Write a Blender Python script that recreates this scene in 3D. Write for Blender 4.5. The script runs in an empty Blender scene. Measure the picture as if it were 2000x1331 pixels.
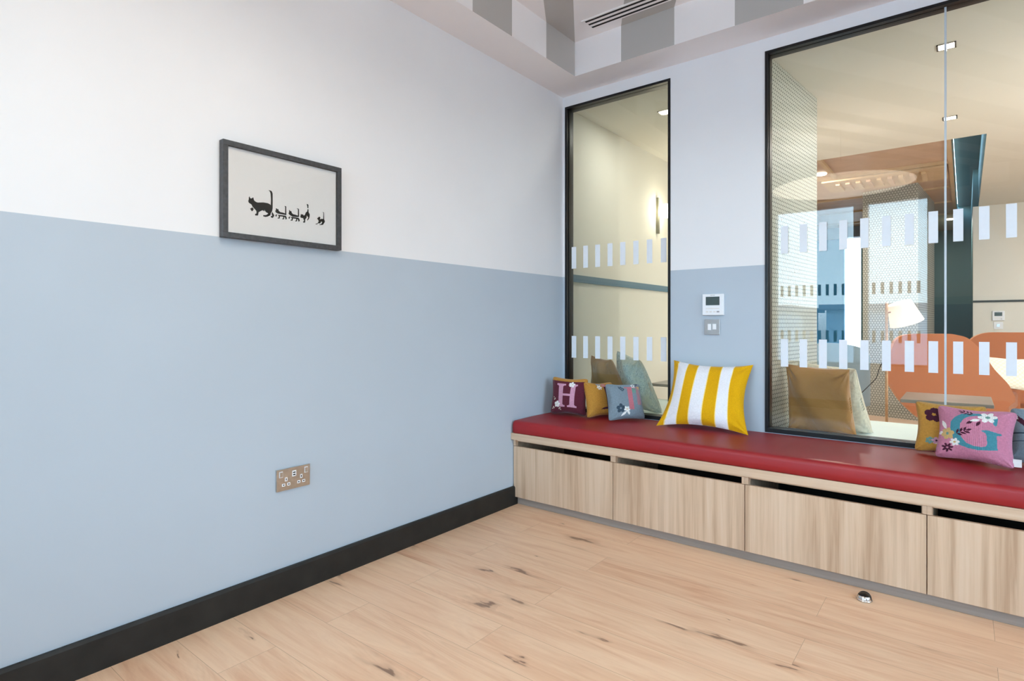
import bpy, math, random
from mathutils import Vector, Matrix
random.seed(7)
sc = bpy.context.scene
COL = sc.collection
PI = math.pi

# ---------------------------------------------------------------- camera
cam = bpy.data.cameras.new('camera')
cam_o = bpy.data.objects.new('camera', cam)
COL.objects.link(cam_o)
sc.camera = cam_o
F_PX, CY = 1117.748, 634.155
cam.sensor_fit = 'HORIZONTAL'
cam.sensor_width = 36.0
cam.lens = 36.0 * F_PX / 2000.0
cam.shift_y = (CY - 665.5) / 2000.0
cam.clip_start = 0.05
cam_o.location = (2.1303, -3.2454, 1.08)
cam_o.rotation_euler = (PI / 2, 0, 0.6697)

# ---------------------------------------------------------------- exposure and world
sc.view_settings.view_transform = 'Standard'
sc.view_settings.look = 'None'
sc.view_settings.gamma = 1.0
sc.view_settings.use_curve_mapping = False
sc.view_settings.exposure = 0.66
sc.cycles.use_denoising = True
sc.cycles.max_bounces = 12
sc.cycles.diffuse_bounces = 6
sc.cycles.glossy_bounces = 6
sc.cycles.transparent_max_bounces = 16
sc.cycles.sample_clamp_indirect = 6.0
sc.cycles.caustics_reflective = False
sc.cycles.caustics_refractive = False

W = bpy.data.worlds.new('world')
sc.world = W
W.use_nodes = True
nt = W.node_tree
nt.nodes.clear()
tc = nt.nodes.new('ShaderNodeTexCoord')
sep = nt.nodes.new('ShaderNodeSeparateXYZ')
mr = nt.nodes.new('ShaderNodeMapRange')
mr.inputs['From Min'].default_value = -1.0
mr.inputs['From Max'].default_value = 1.0
rp = nt.nodes.new('ShaderNodeValToRGB')
cr = rp.color_ramp
cr.elements[0].position = 0.0
cr.elements[0].color = (0.30, 0.36, 0.42, 1)
cr.elements[1].position = 0.49
cr.elements[1].color = (0.30, 0.36, 0.42, 1)
e = cr.elements.new(0.515); e.color = (0.62, 0.84, 1.0, 1)
e = cr.elements.new(0.65); e.color = (0.50, 0.76, 1.0, 1)
e = cr.elements.new(1.0); e.color = (0.32, 0.56, 0.95, 1)
bg = nt.nodes.new('ShaderNodeBackground')
SKY = 7.2
PUP = 1.2
bg.inputs['Strength'].default_value = SKY
wo = nt.nodes.new('ShaderNodeOutputWorld')
nt.links.new(tc.outputs['Generated'], sep.inputs[0])
nt.links.new(sep.outputs['Z'], mr.inputs['Value'])
nt.links.new(mr.outputs[0], rp.inputs[0])
nt.links.new(rp.outputs[0], bg.inputs['Color'])
nt.links.new(bg.outputs[0], wo.inputs['Surface'])
W.cycles.sampling_method = 'AUTOMATIC'


# ---------------------------------------------------------------- materials
def lin(c):
    def f(v):
        v /= 255.0
        return v / 12.92 if v <= 0.04045 else ((v + 0.055) / 1.055) ** 2.4
    return (f(c[0]), f(c[1]), f(c[2]), 1.0)


class NT:
    """tiny node-tree writer"""
    def __init__(s, name):
        s.m = bpy.data.materials.new(name)
        s.m.use_nodes = True
        s.t = s.m.node_tree
        s.t.nodes.clear()
        s.out = s.t.nodes.new('ShaderNodeOutputMaterial')

    def n(s, kind, **kw):
        nd = s.t.nodes.new('ShaderNode' + kind)
        for k, v in kw.items():
            setattr(nd, k, v)
        return nd

    def l(s, a, b):
        s.t.links.new(a, b)

    def math(s, op, a, b=None, clamp=False):
        nd = s.n('Math', operation=op, use_clamp=clamp)
        for i, v in enumerate((a, b)):
            if v is None:
                continue
            if isinstance(v, (int, float)):
                nd.inputs[i].default_value = v
            else:
                s.l(v, nd.inputs[i])
        return nd.outputs[0]

    def mix(s, fac, a, b, mode='MIX'):
        nd = s.n('Mix', data_type='RGBA', blend_type=mode)
        for key, v in ((0, fac), (6, a), (7, b)):
            if isinstance(v, (int, float)):
                nd.inputs[key].default_value = v
            elif isinstance(v, tuple):
                nd.inputs[key].default_value = v
            else:
                s.l(v, nd.inputs[key])
        return nd.outputs[2]

    def coords(s, kind='Object', scale=(1, 1, 1), rot=(0, 0, 0), loc=(0, 0, 0)):
        t = s.n('TexCoord')
        mp = s.n('Mapping')
        mp.inputs['Scale'].default_value = scale
        mp.inputs['Rotation'].default_value = rot
        mp.inputs['Location'].default_value = loc
        s.l(t.outputs[kind], mp.inputs[0])
        return mp.outputs[0]

    def noise(s, vec, scale, detail=3, rough=0.5, dist=0.0):
        nd = s.n('TexNoise')
        nd.inputs['Scale'].default_value = scale
        nd.inputs['Detail'].default_value = detail
        nd.inputs['Roughness'].default_value = rough
        nd.inputs['Distortion'].default_value = dist
        s.l(vec, nd.inputs['Vector'])
        return nd.outputs['Fac']

    def ramp(s, fac, stops):
        nd = s.n('ValToRGB')
        el = nd.color_ramp.elements
        el[0].position, el[0].color = stops[0]
        el[1].position, el[1].color = stops[-1]
        for p, c in stops[1:-1]:
            x = el.new(p)
            x.color = c
        s.l(fac, nd.inputs[0])
        return nd.outputs[0]

    def bump(s, h, strength, dist=0.01):
        nd = s.n('Bump')
        nd.inputs['Strength'].default_value = strength
        nd.inputs['Distance'].default_value = dist
        s.l(h, nd.inputs['Height'])
        return nd.outputs[0]

    def bsdf(s, color, rough=0.6, metal=0.0, normal=None, spec=None, sheen=None, trans=None):
        b = s.n('BsdfPrincipled')
        if isinstance(color, tuple):
            b.inputs['Base Color'].default_value = color
        else:
            s.l(color, b.inputs['Base Color'])
        if isinstance(rough, (int, float)):
            b.inputs['Roughness'].default_value = rough
        else:
            s.l(rough, b.inputs['Roughness'])
        b.inputs['Metallic'].default_value = metal
        if spec is not None:
            b.inputs['Specular IOR Level'].default_value = spec
        if sheen is not None:
            b.inputs['Sheen Weight'].default_value = sheen
            b.inputs['Sheen Roughness'].default_value = 0.4
        if trans is not None:
            b.inputs['Transmission Weight'].default_value = trans
        if normal is not None:
            s.l(normal, b.inputs['Normal'])
        s.l(b.outputs[0], s.out.inputs['Surface'])
        return b


def plain(name, rgb, rough=0.6, metal=0.0, spec=None, grain=0.0, gscale=60, bump=0.0, sheen=None):
    k = NT(name)
    v = k.coords('Object')
    c = lin(rgb)
    nz = k.noise(v, gscale, 3)
    lo = tuple(x * (1 - grain) for x in c[:3]) + (1,)
    hi = tuple(min(1, x * (1 + grain)) for x in c[:3]) + (1,)
    col = k.ramp(nz, [(0.3, lo), (0.7, hi)])
    k.bsdf(col, rough, metal, k.bump(nz, bump, 0.002) if bump else None, spec, sheen)
    return k.m


def emit(name, rgb, strength):
    k = NT(name)
    em = k.n('Emission')
    em.inputs['Color'].default_value = lin(rgb)
    em.inputs['Strength'].default_value = strength
    k.l(em.outputs[0], k.out.inputs['Surface'])
    return k.m


def paint(name, rgb, rough=0.75):
    return plain(name, rgb, rough, spec=0.25, grain=0.012, gscale=3, bump=0.03)


M = {}
M['white'] = paint('paint_white', (234, 234, 236))
M['blue'] = paint('paint_blue', (184, 195, 206))
M['ceil'] = paint('paint_ceiling', (245, 241, 241))
M['grey_stripe'] = paint('paint_stripe', (188, 184, 180))
M['cream'] = paint('paint_cream', (226, 223, 213))
M['teal_dark'] = paint('paint_dark_green', (98, 134, 136), 0.6)
M['teal_low'] = paint('paint_dark_teal', (82, 116, 126), 0.6)
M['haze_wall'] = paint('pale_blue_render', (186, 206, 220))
M['rail'] = paint('paint_rail', (92, 122, 140), 0.5)
M['rail_dark'] = paint('paint_rail_dark', (62, 72, 74), 0.5)
M['steel_blue'] = paint('paint_steel_blue', (48, 150, 204), 0.6)
M['concrete_grey'] = paint('paint_grey', (140, 150, 165), 0.6)
M['frame'] = plain('black_powder_coat', (17, 18, 21), 0.35, spec=0.35, grain=0.05, gscale=30)
M['skirt'] = plain('black_skirting', (38, 36, 33), 0.55, spec=0.3, grain=0.25, gscale=14, bump=0.02)
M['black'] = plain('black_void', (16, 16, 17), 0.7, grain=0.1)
M['pframe'] = plain('charcoal_frame', (64, 63, 64), 0.45, grain=0.25, gscale=90, bump=0.1)
M['paper'] = plain('print_paper', (254, 252, 250), 0.8, grain=0.01)
M['ink'] = plain('print_ink', (38, 36, 30), 0.8, grain=0.2, gscale=300)
M['plastic'] = plain('white_plastic', (236, 238, 242), 0.35, grain=0.01)
M['lcd'] = plain('grey_screen', (62, 78, 78), 0.2, grain=0.05)
M['plastic_grey'] = plain('grey_print', (150, 152, 158), 0.5)
M['strip'] = plain('frosted_film', (228, 233, 240), 0.7, grain=0.01)
M['steel'] = plain('polished_steel', (205, 200, 196), 0.16, 1.0, grain=0.03, gscale=20)
M['steel_warm'] = plain('brushed_steel', (196, 190, 180), 0.28, 1.0, grain=0.08, gscale=60)
M['chrome'] = plain('chrome', (225, 225, 225), 0.08, 1.0)
M['rubber'] = plain('black_rubber', (20, 22, 22), 0.5)
M['rubber_gloss'] = plain('glossy_black_cap', (14, 15, 16), 0.2)
M['slot'] = plain('slot_black', (18, 17, 16), 0.8)
M['brownceil'] = plain('tan_ceiling', (190, 158, 132), 0.6, grain=0.06, gscale=6)
M['tanbeam'] = plain('tan_trim', (196, 168, 132), 0.6, grain=0.05, gscale=6)
M['mint'] = plain('mint_seat', (218, 236, 236), 0.5, grain=0.02, gscale=8)
M['tabletop'] = plain('grey_laminate', (126, 120, 112), 0.3, grain=0.12, gscale=9)
M['oakpole'] = plain('oak_pole', (205, 160, 120), 0.5, grain=0.12, gscale=40)
M['brass'] = plain('aged_brass', (120, 118, 100), 0.35, 0.8)
M['cord'] = plain('black_cord', (30, 28, 26), 0.6)
M['carpet'] = plain('tan_carpet', (198, 176, 158), 0.95, grain=0.1, gscale=180, bump=0.3)
M['globe'] = emit('globe_glow', (255, 240, 214), 14)
M['globe_fill'] = emit('fill_globe_glow', (255, 244, 226), 3)
M['spotglow'] = emit('spot_glow', (255, 244, 226), 9)
M['ledpanel'] = emit('led_panel', (250, 250, 255), 5)


def m_glass(name, tint, ior=1.5):
    k = NT(name)
    tr = k.n('BsdfTransparent')
    tr.inputs['Color'].default_value = tint
    gl = k.n('BsdfGlossy')
    gl.inputs['Roughness'].default_value = 0.0
    fr = k.n('Fresnel')
    fr.inputs['IOR'].default_value = ior
    mx = k.n('MixShader')
    k.l(fr.outputs[0], mx.inputs[0])
    k.l(tr.outputs[0], mx.inputs[1])
    k.l(gl.outputs[0], mx.inputs[2])
    k.l(mx.outputs[0], k.out.inputs['Surface'])
    return k.m


M['glass'] = m_glass('clear_partition_glass', (0.985, 0.995, 0.988, 1))
M['glass_green'] = m_glass('green_tinted_partition_glass', (0.96, 0.99, 0.97, 1))
M['glass_edge'] = plain('polished_glass_edge', (196, 206, 214), 0.15, grain=0.02)
M['glass_thin'] = m_glass('picture_glass', (1, 1, 1, 1), 1.25)


def m_floor():
    k = NT('oak_laminate_floor')
    v = k.coords('Object', loc=(0.55, 0.12, 0))
    br = k.n('TexBrick')
    br.offset = 0.37
    br.offset_frequency = 2
    br.inputs['Color1'].default_value = (0, 0, 0, 1)
    br.inputs['Color2'].default_value = (1, 1, 1, 1)
    br.inputs['Mortar'].default_value = (0.5, 0.5, 0.5, 1)
    br.inputs['Scale'].default_value = 1.0
    br.inputs['Mortar Size'].default_value = 0.0009
    br.inputs['Mortar Smooth'].default_value = 0.3
    br.inputs['Bias'].default_value = 0.0
    br.inputs['Brick Width'].default_value = 1.38
    br.inputs['Row Height'].default_value = 0.192
    k.l(v, br.inputs['Vector'])
    # every plank gets its own slice of the grain
    off = k.n('CombineXYZ')
    r = k.n('SeparateColor')
    k.l(br.outputs['Color'], r.inputs[0])
    k.l(k.math('MULTIPLY', r.outputs[0], 17.3), off.inputs[0])
    k.l(k.math('MULTIPLY', r.outputs[0], 9.1), off.inputs[1])
    k.l(k.math('MULTIPLY', r.outputs[0], 31.7), off.inputs[2])
    add = k.n('VectorMath', operation='ADD')
    k.l(v, add.inputs[0])
    k.l(off.outputs[0], add.inputs[1])
    mp = k.n('Mapping')
    mp.inputs['Scale'].default_value = (1.0, 11, 1)
    k.l(add.outputs[0], mp.inputs[0])
    g1 = k.noise(mp.outputs[0], 1.7, 5, 0.6, 0.9)
    mp2 = k.n('Mapping')
    mp2.inputs['Scale'].default_value = (4, 95, 4)
    k.l(add.outputs[0], mp2.inputs[0])
    g2 = k.noise(mp2.outputs[0], 1.0, 4, 0.6)
    # cathedral figure: contour lines of a soft noise
    mp3 = k.n('Mapping')
    mp3.inputs['Scale'].default_value = (0.9, 5.5, 1)
    k.l(add.outputs[0], mp3.inputs[0])
    g3 = k.noise(mp3.outputs[0], 1.1, 1.5, 0.45, 0.4)
    ring = k.math('ABSOLUTE', k.math('SINE', k.math('MULTIPLY', g3, 120.0)))
    fade = k.noise(mp3.outputs[0], 0.9, 2)
    ringf = k.math('MULTIPLY', k.math('SUBTRACT', 1.0, ring), k.math('MULTIPLY', k.math('SUBTRACT', fade, 0.42, True), 3.0, True))
    c = k.ramp(g1, [(0.26, lin((208, 150, 116))), (0.42, lin((229, 182, 146))), (0.6, lin((241, 202, 166))), (0.8, lin((226, 177, 139)))])
    c = k.mix(k.math('MULTIPLY', g2, 0.26), c, lin((178, 130, 96)))
    c = k.mix(k.math('MULTIPLY', ringf, 0.26), c, lin((166, 116, 84)))
    # plank to plank tone
    c = k.mix(k.math('MULTIPLY', r.outputs[0], 0.34), c, lin((244, 208, 172)))
    # knots and small cracks
    vo = k.n('TexVoronoi', voronoi_dimensions='2D')
    mp4 = k.n('Mapping')
    mp4.inputs['Scale'].default_value = (2.4, 8.5, 1)
    k.l(add.outputs[0], mp4.inputs[0])
    wob = k.n('VectorMath', operation='ADD')
    wn = k.n('TexNoise')
    wn.inputs['Scale'].default_value = 2.3
    wn.inputs['Detail'].default_value = 3
    k.l(mp4.outputs[0], wn.inputs['Vector'])
    k.l(mp4.outputs[0], wob.inputs[0])
    k.l(wn.outputs['Color'], wob.inputs[1])
    k.l(wob.outputs[0], vo.inputs['Vector'])
    vo.inputs['Scale'].default_value = 1.0
    pick = k.n('SeparateColor')
    k.l(vo.outputs['Color'], pick.inputs[0])
    # radius differs from knot to knot, a pale brown halo around a small dark heart
    rad = k.math('ADD', k.math('MULTIPLY', pick.outputs[1], 0.10), 0.02)
    on = k.math('GREATER_THAN', pick.outputs[0], 0.66)
    vd = k.math('ADD', vo.outputs['Distance'], k.math('MULTIPLY', k.math('SUBTRACT', g2, 0.5), 0.10))
    halo = k.math('MULTIPLY', k.math('SUBTRACT', 1.0, k.math('DIVIDE', vd, k.math('MULTIPLY', rad, 2.8)), True), on)
    heart = k.math('MULTIPLY', k.math('MULTIPLY', k.math('SUBTRACT', 1.0, k.math('DIVIDE', vd, rad), True), 2.5, True), on)
    c = k.mix(k.math('MULTIPLY', halo, 0.5), c, lin((160, 112, 84)))
    c = k.mix(k.math('MULTIPLY', heart, 0.65), c, lin((100, 72, 58)))
    # seams
    c = k.mix(k.math('MULTIPLY', br.outputs['Fac'], 0.45), c, lin((120, 84, 62)))
    h = k.math('SUBTRACT', k.math('MULTIPLY', g2, 0.3), k.math('MULTIPLY', br.outputs['Fac'], 1.0))
    k.bsdf(c, 0.42, 0, k.bump(h, 0.12, 0.002), 0.35)
    return k.m


def m_wood(name, axis, base, dark, light, rough=0.5, fine=1.0):
    """straight grained laminate, grain along the given axis (object coordinates)"""
    k = NT(name)
    s = {'z': (34 * fine, 34 * fine, 1.2), 'x': (1.2, 34 * fine, 34 * fine)}[axis]
    s2 = {'z': (190 * fine, 190 * fine, 3), 'x': (3, 190 * fine, 190 * fine)}[axis]
    s3 = {'z': (6, 6, 0.5), 'x': (0.5, 6, 6)}[axis]
    a = k.noise(k.coords('Object', s), 1.0, 4, 0.6, 0.3)
    b = k.noise(k.coords('Object', s2), 1.0, 3, 0.6)
    c0 = k.noise(k.coords('Object', s3), 1.0, 2, 0.5)
    col = k.ramp(a, [(0.3, lin(dark)), (0.52, lin(base)), (0.75, lin(light))])
    col = k.mix(k.math('MULTIPLY', b, 0.3), col, lin(dark))
    col = k.mix(k.math('MULTIPLY', k.math('SUBTRACT', c0, 0.4, True), 1.3, True), col, lin(light))
    k.bsdf(col, rough, 0, k.bump(b, 0.05, 0.001), 0.35)
    return k.m


M['floor'] = m_floor()
M['bench_wood'] = m_wood('ash_laminate_front', 'z', (210, 180, 152), (176, 144, 116), (222, 198, 174))
M['bench_edge'] = m_wood('ash_laminate_edge', 'x', (206, 176, 149), (182, 152, 126), (216, 192, 168))
M['plinth'] = m_wood('grey_brushed_plinth', 'x', (152, 140, 132), (136, 124, 116), (166, 154, 146), 0.45)


def m_leather():
    k = NT('red_leatherette')
    v = k.coords('Object')
    a = k.noise(v, 2.2, 3)
    vo = k.n('TexVoronoi')
    vo.inputs['Scale'].default_value = 420
    k.l(v, vo.inputs['Vector'])
    col = k.ramp(a, [(0.3, lin((142, 20, 28))), (0.7, lin((158, 27, 32)))])
    k.bsdf(col, 0.47, 0, k.bump(vo.outputs['Distance'], 0.12, 0.0006), 0.5)
    return k.m


M['leather'] = m_leather()


def m_knit(name, rgb, rib=330, strength=0.5, var=0.12):
    k = NT(name)
    uv = k.n('TexCoord')
    mp = k.n('Mapping')
    mp.inputs['Scale'].default_value = (rib, rib * 0.8, 1)
    k.l(uv.outputs['UV'], mp.inputs[0])
    sp = k.n('SeparateXYZ')
    k.l(mp.outputs[0], sp.inputs[0])
    sx = k.math('SINE', k.math('ADD', sp.outputs[0], k.math('MULTIPLY', k.math('SINE', sp.outputs[1]), 0.9)))
    sy = k.math('SINE', sp.outputs[1])
    h = k.math('ADD', k.math('MULTIPLY', sx, 0.5), k.math('MULTIPLY', sy, 0.35))
    nz = k.noise(k.coords('Object'), 140, 3)
    nl = k.noise(k.coords('Object'), 16, 2)
    c = lin(rgb)
    col = k.ramp(nz, [(0.25, tuple(x * (1 - var) for x in c[:3]) + (1,)), (0.75, tuple(min(1, x * (1 + var)) for x in c[:3]) + (1,))])
    col = k.mix(k.math('MULTIPLY', k.math('SUBTRACT', nl, 0.5, True), 0.4), col, tuple(min(1, x * 1.25) for x in c[:3]) + (1,))
    k.bsdf(col, 0.9, 0, k.bump(k.math('ADD', h, nz), strength, 0.0015), 0.15, 0.25)
    return k.m


def m_cloth(name, rgb, rough=0.85, var=0.08, scale=220, bump=0.25, sheen=0.2, wrinkle=0.0, wscale=9):
    k = NT(name)
    v = k.coords('Object')
    nz = k.noise(v, scale, 2)
    wz = k.noise(v, wscale, 3, 0.5, 0.6)
    c = lin(rgb)
    col = k.ramp(nz, [(0.3, tuple(x * (1 - var) for x in c[:3]) + (1,)), (0.7, tuple(min(1, x * (1 + var)) for x in c[:3]) + (1,))])
    n1 = k.bump(nz, bump, 0.001)
    if wrinkle:
        b2 = k.n('Bump')
        b2.inputs['Strength'].default_value = wrinkle
        b2.inputs['Distance'].default_value = 0.03
        k.l(wz, b2.inputs['Height'])
        k.l(n1, b2.inputs['Normal'])
        n1 = b2.outputs[0]
    k.bsdf(col, rough, 0, n1, 0.2, sheen)
    return k.m


def m_hex(name, size=0.024, tile=(226, 226, 214), grout=(70, 78, 76)):
    """hexagon mosaic worked out from the UV map, which is in metres"""
    k = NT(name)
    t = k.n('TexCoord')
    mp = k.n('Mapping')
    mp.inputs['Scale'].default_value = (1 / size, 1 / size, 1)
    k.l(t.outputs['UV'], mp.inputs[0])
    sp = k.n('SeparateXYZ')
    k.l(mp.outputs[0], sp.inputs[0])
    x, y = sp.outputs[0], sp.outputs[1]
    R = math.sqrt(3)

    def wrap(v, per, shift):
        a = k.math('ADD', v, 1000 * per + shift)
        return k.math('SUBTRACT', k.math('MODULO', a, per), per / 2)
    ax, ay = wrap(x, 1, 0), wrap(y, R, 0)
    bx, by = wrap(x, 1, 0.5), wrap(y, R, R / 2)

    def hexd(px, py):
        px, py = k.math('ABSOLUTE', px), k.math('ABSOLUTE', py)
        d = k.math('ADD', k.math('MULTIPLY', px, 0.5), k.math('MULTIPLY', py, R / 2))
        return k.math('MAXIMUM', px, d)
    d = k.math('MINIMUM', hexd(ax, ay), hexd(bx, by))
    f = k.math('MULTIPLY', k.math('SUBTRACT', d, 0.40), 14.0, True)
    nz = k.noise(k.coords('Object'), 30, 2)
    tc_ = k.mix(k.math('MULTIPLY', nz, 0.25), lin(tile), lin(tuple(q * 0.9 for q in tile)))
    col = k.mix(f, tc_, lin(grout))
    rg = k.math('ADD', k.math('MULTIPLY', f, 0.4), 0.42)
    k.bsdf(col, rg, 0, k.bump(k.math('SUBTRACT', 1.0, f), 0.25, 0.001), 0.4)
    return k.m


M['hex'] = m_hex('white_hexagon_mosaic', 0.027, (200, 204, 194), (38, 46, 46))
M['hex_far'] = m_hex('cream_hexagon_mosaic', 0.031, (178, 180, 174), (46, 52, 52))

M['k_maroon'] = m_knit('maroon_knit', (92, 36, 50))
M['k_mustard'] = m_knit('mustard_knit', (186, 132, 56))
M['k_mustard2'] = m_knit('golden_mustard_knit', (190, 140, 64))
M['k_grey'] = m_knit('blue_grey_knit', (126, 140, 150))
M['k_pink'] = m_knit('rose_pink_knit', (196, 126, 150))
M['k_lilac'] = m_knit('pale_pink_knit', (204, 150, 172))
M['k_rose'] = m_knit('dusty_rose_knit', (190, 112, 122))
M['k_teal'] = m_knit('teal_knit', (72, 138, 152))
M['k_green'] = m_knit('sage_knit', (108, 148, 138))
M['k_white'] = m_knit('white_knit', (232, 230, 226))
M['k_sand'] = m_knit('sand_knit', (204, 170, 112))
M['k_dark'] = m_knit('plum_knit', (70, 30, 48))
M['k_slate'] = m_knit('slate_knit', (58, 74, 88))
M['k_cream'] = m_knit('cream_knit', (216, 206, 186))
M['c_yellow'] = m_cloth('yellow_cotton', (220, 163, 4), wrinkle=0.25)
M['c_white'] = m_cloth('white_cotton', (232, 229, 232), wrinkle=0.25)
M['c_piping'] = m_cloth('cream_edge_cotton', (250, 224, 150))
M['velvet'] = m_cloth('amber_velvet', (200, 146, 84), 0.8, 0.05, 300, 0.1, 0.5, 0.5, 7)
M['velvet_brown'] = m_cloth('brown_velvet', (182, 138, 92), 0.8, 0.05, 300, 0.1, 0.5, 0.5, 7)
M['fleece'] = m_cloth('cream_fleece', (222, 218, 200), 0.95, 0.12, 60, 0.8, 0.3, 0.5, 14)
M['orange_felt'] = m_cloth('terracotta_felt', (166, 103, 70), 0.9, 0.06, 260, 0.3, 0.2)
M['orange_side'] = m_cloth('light_terracotta_edge', (200, 142, 104), 0.9, 0.06, 260, 0.3, 0.2)
M['sofa_blue'] = m_cloth('pale_blue_wool', (150, 178, 196), 0.9, 0.06, 260, 0.3, 0.2)
M['navy'] = m_cloth('navy_wool', (52, 74, 100), 0.9, 0.06, 260, 0.3, 0.2)
M['tag'] = plain('white_tag', (225, 222, 220), 0.7, grain=0.03)


def m_fur():
    k = NT('grey_green_fur_fabric')
    v = k.coords('Object', (1, 1, 0.5), (0.4, 0.5, 0))
    a = k.noise(v, 110, 4, 0.7, 1.5)
    b = k.noise(k.coords('Object'), 9, 2)
    c = k.ramp(a, [(0.35, lin((160, 176, 178))), (0.5, lin((212, 222, 220))), (0.66, lin((244, 244, 234)))])
    c = k.mix(k.math('MULTIPLY', k.math('SUBTRACT', b, 0.45, True), 3.0, True), c, lin((222, 218, 196)))
    k.bsdf(c, 0.95, 0, k.bump(a, 0.8, 0.004), 0.1, 0.3)
    return k.m


def m_check():
    k = NT('cream_checked_fabric')
    t = k.n('TexCoord')
    ck = k.n('TexChecker')
    ck.inputs['Scale'].default_value = 18
    ck.inputs['Color1'].default_value = lin((236, 232, 214))
    ck.inputs['Color2'].default_value = lin((224, 216, 194))
    k.l(t.outputs['UV'], ck.inputs['Vector'])
    k.bsdf(ck.outputs[0], 0.9)
    return k.m


M['fur'] = m_fur()
M['check'] = m_check()


def m_shade(name, rgb, e):
    k = NT(name)
    b = k.bsdf(lin(rgb), 0.8)
    b.inputs['Emission Color'].default_value = lin((255, 242, 222))
    b.inputs['Emission Strength'].default_value = e
    return k.m


M['shade'] = m_shade('lit_lamp_shade', (240, 226, 200), 0.3)
M['diffuser'] = m_shade('lit_diffuser', (240, 232, 214), 2.7)
M['pleat'] = plain('white_pleated_shade', (240, 236, 226), 0.7, grain=0.02)


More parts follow.
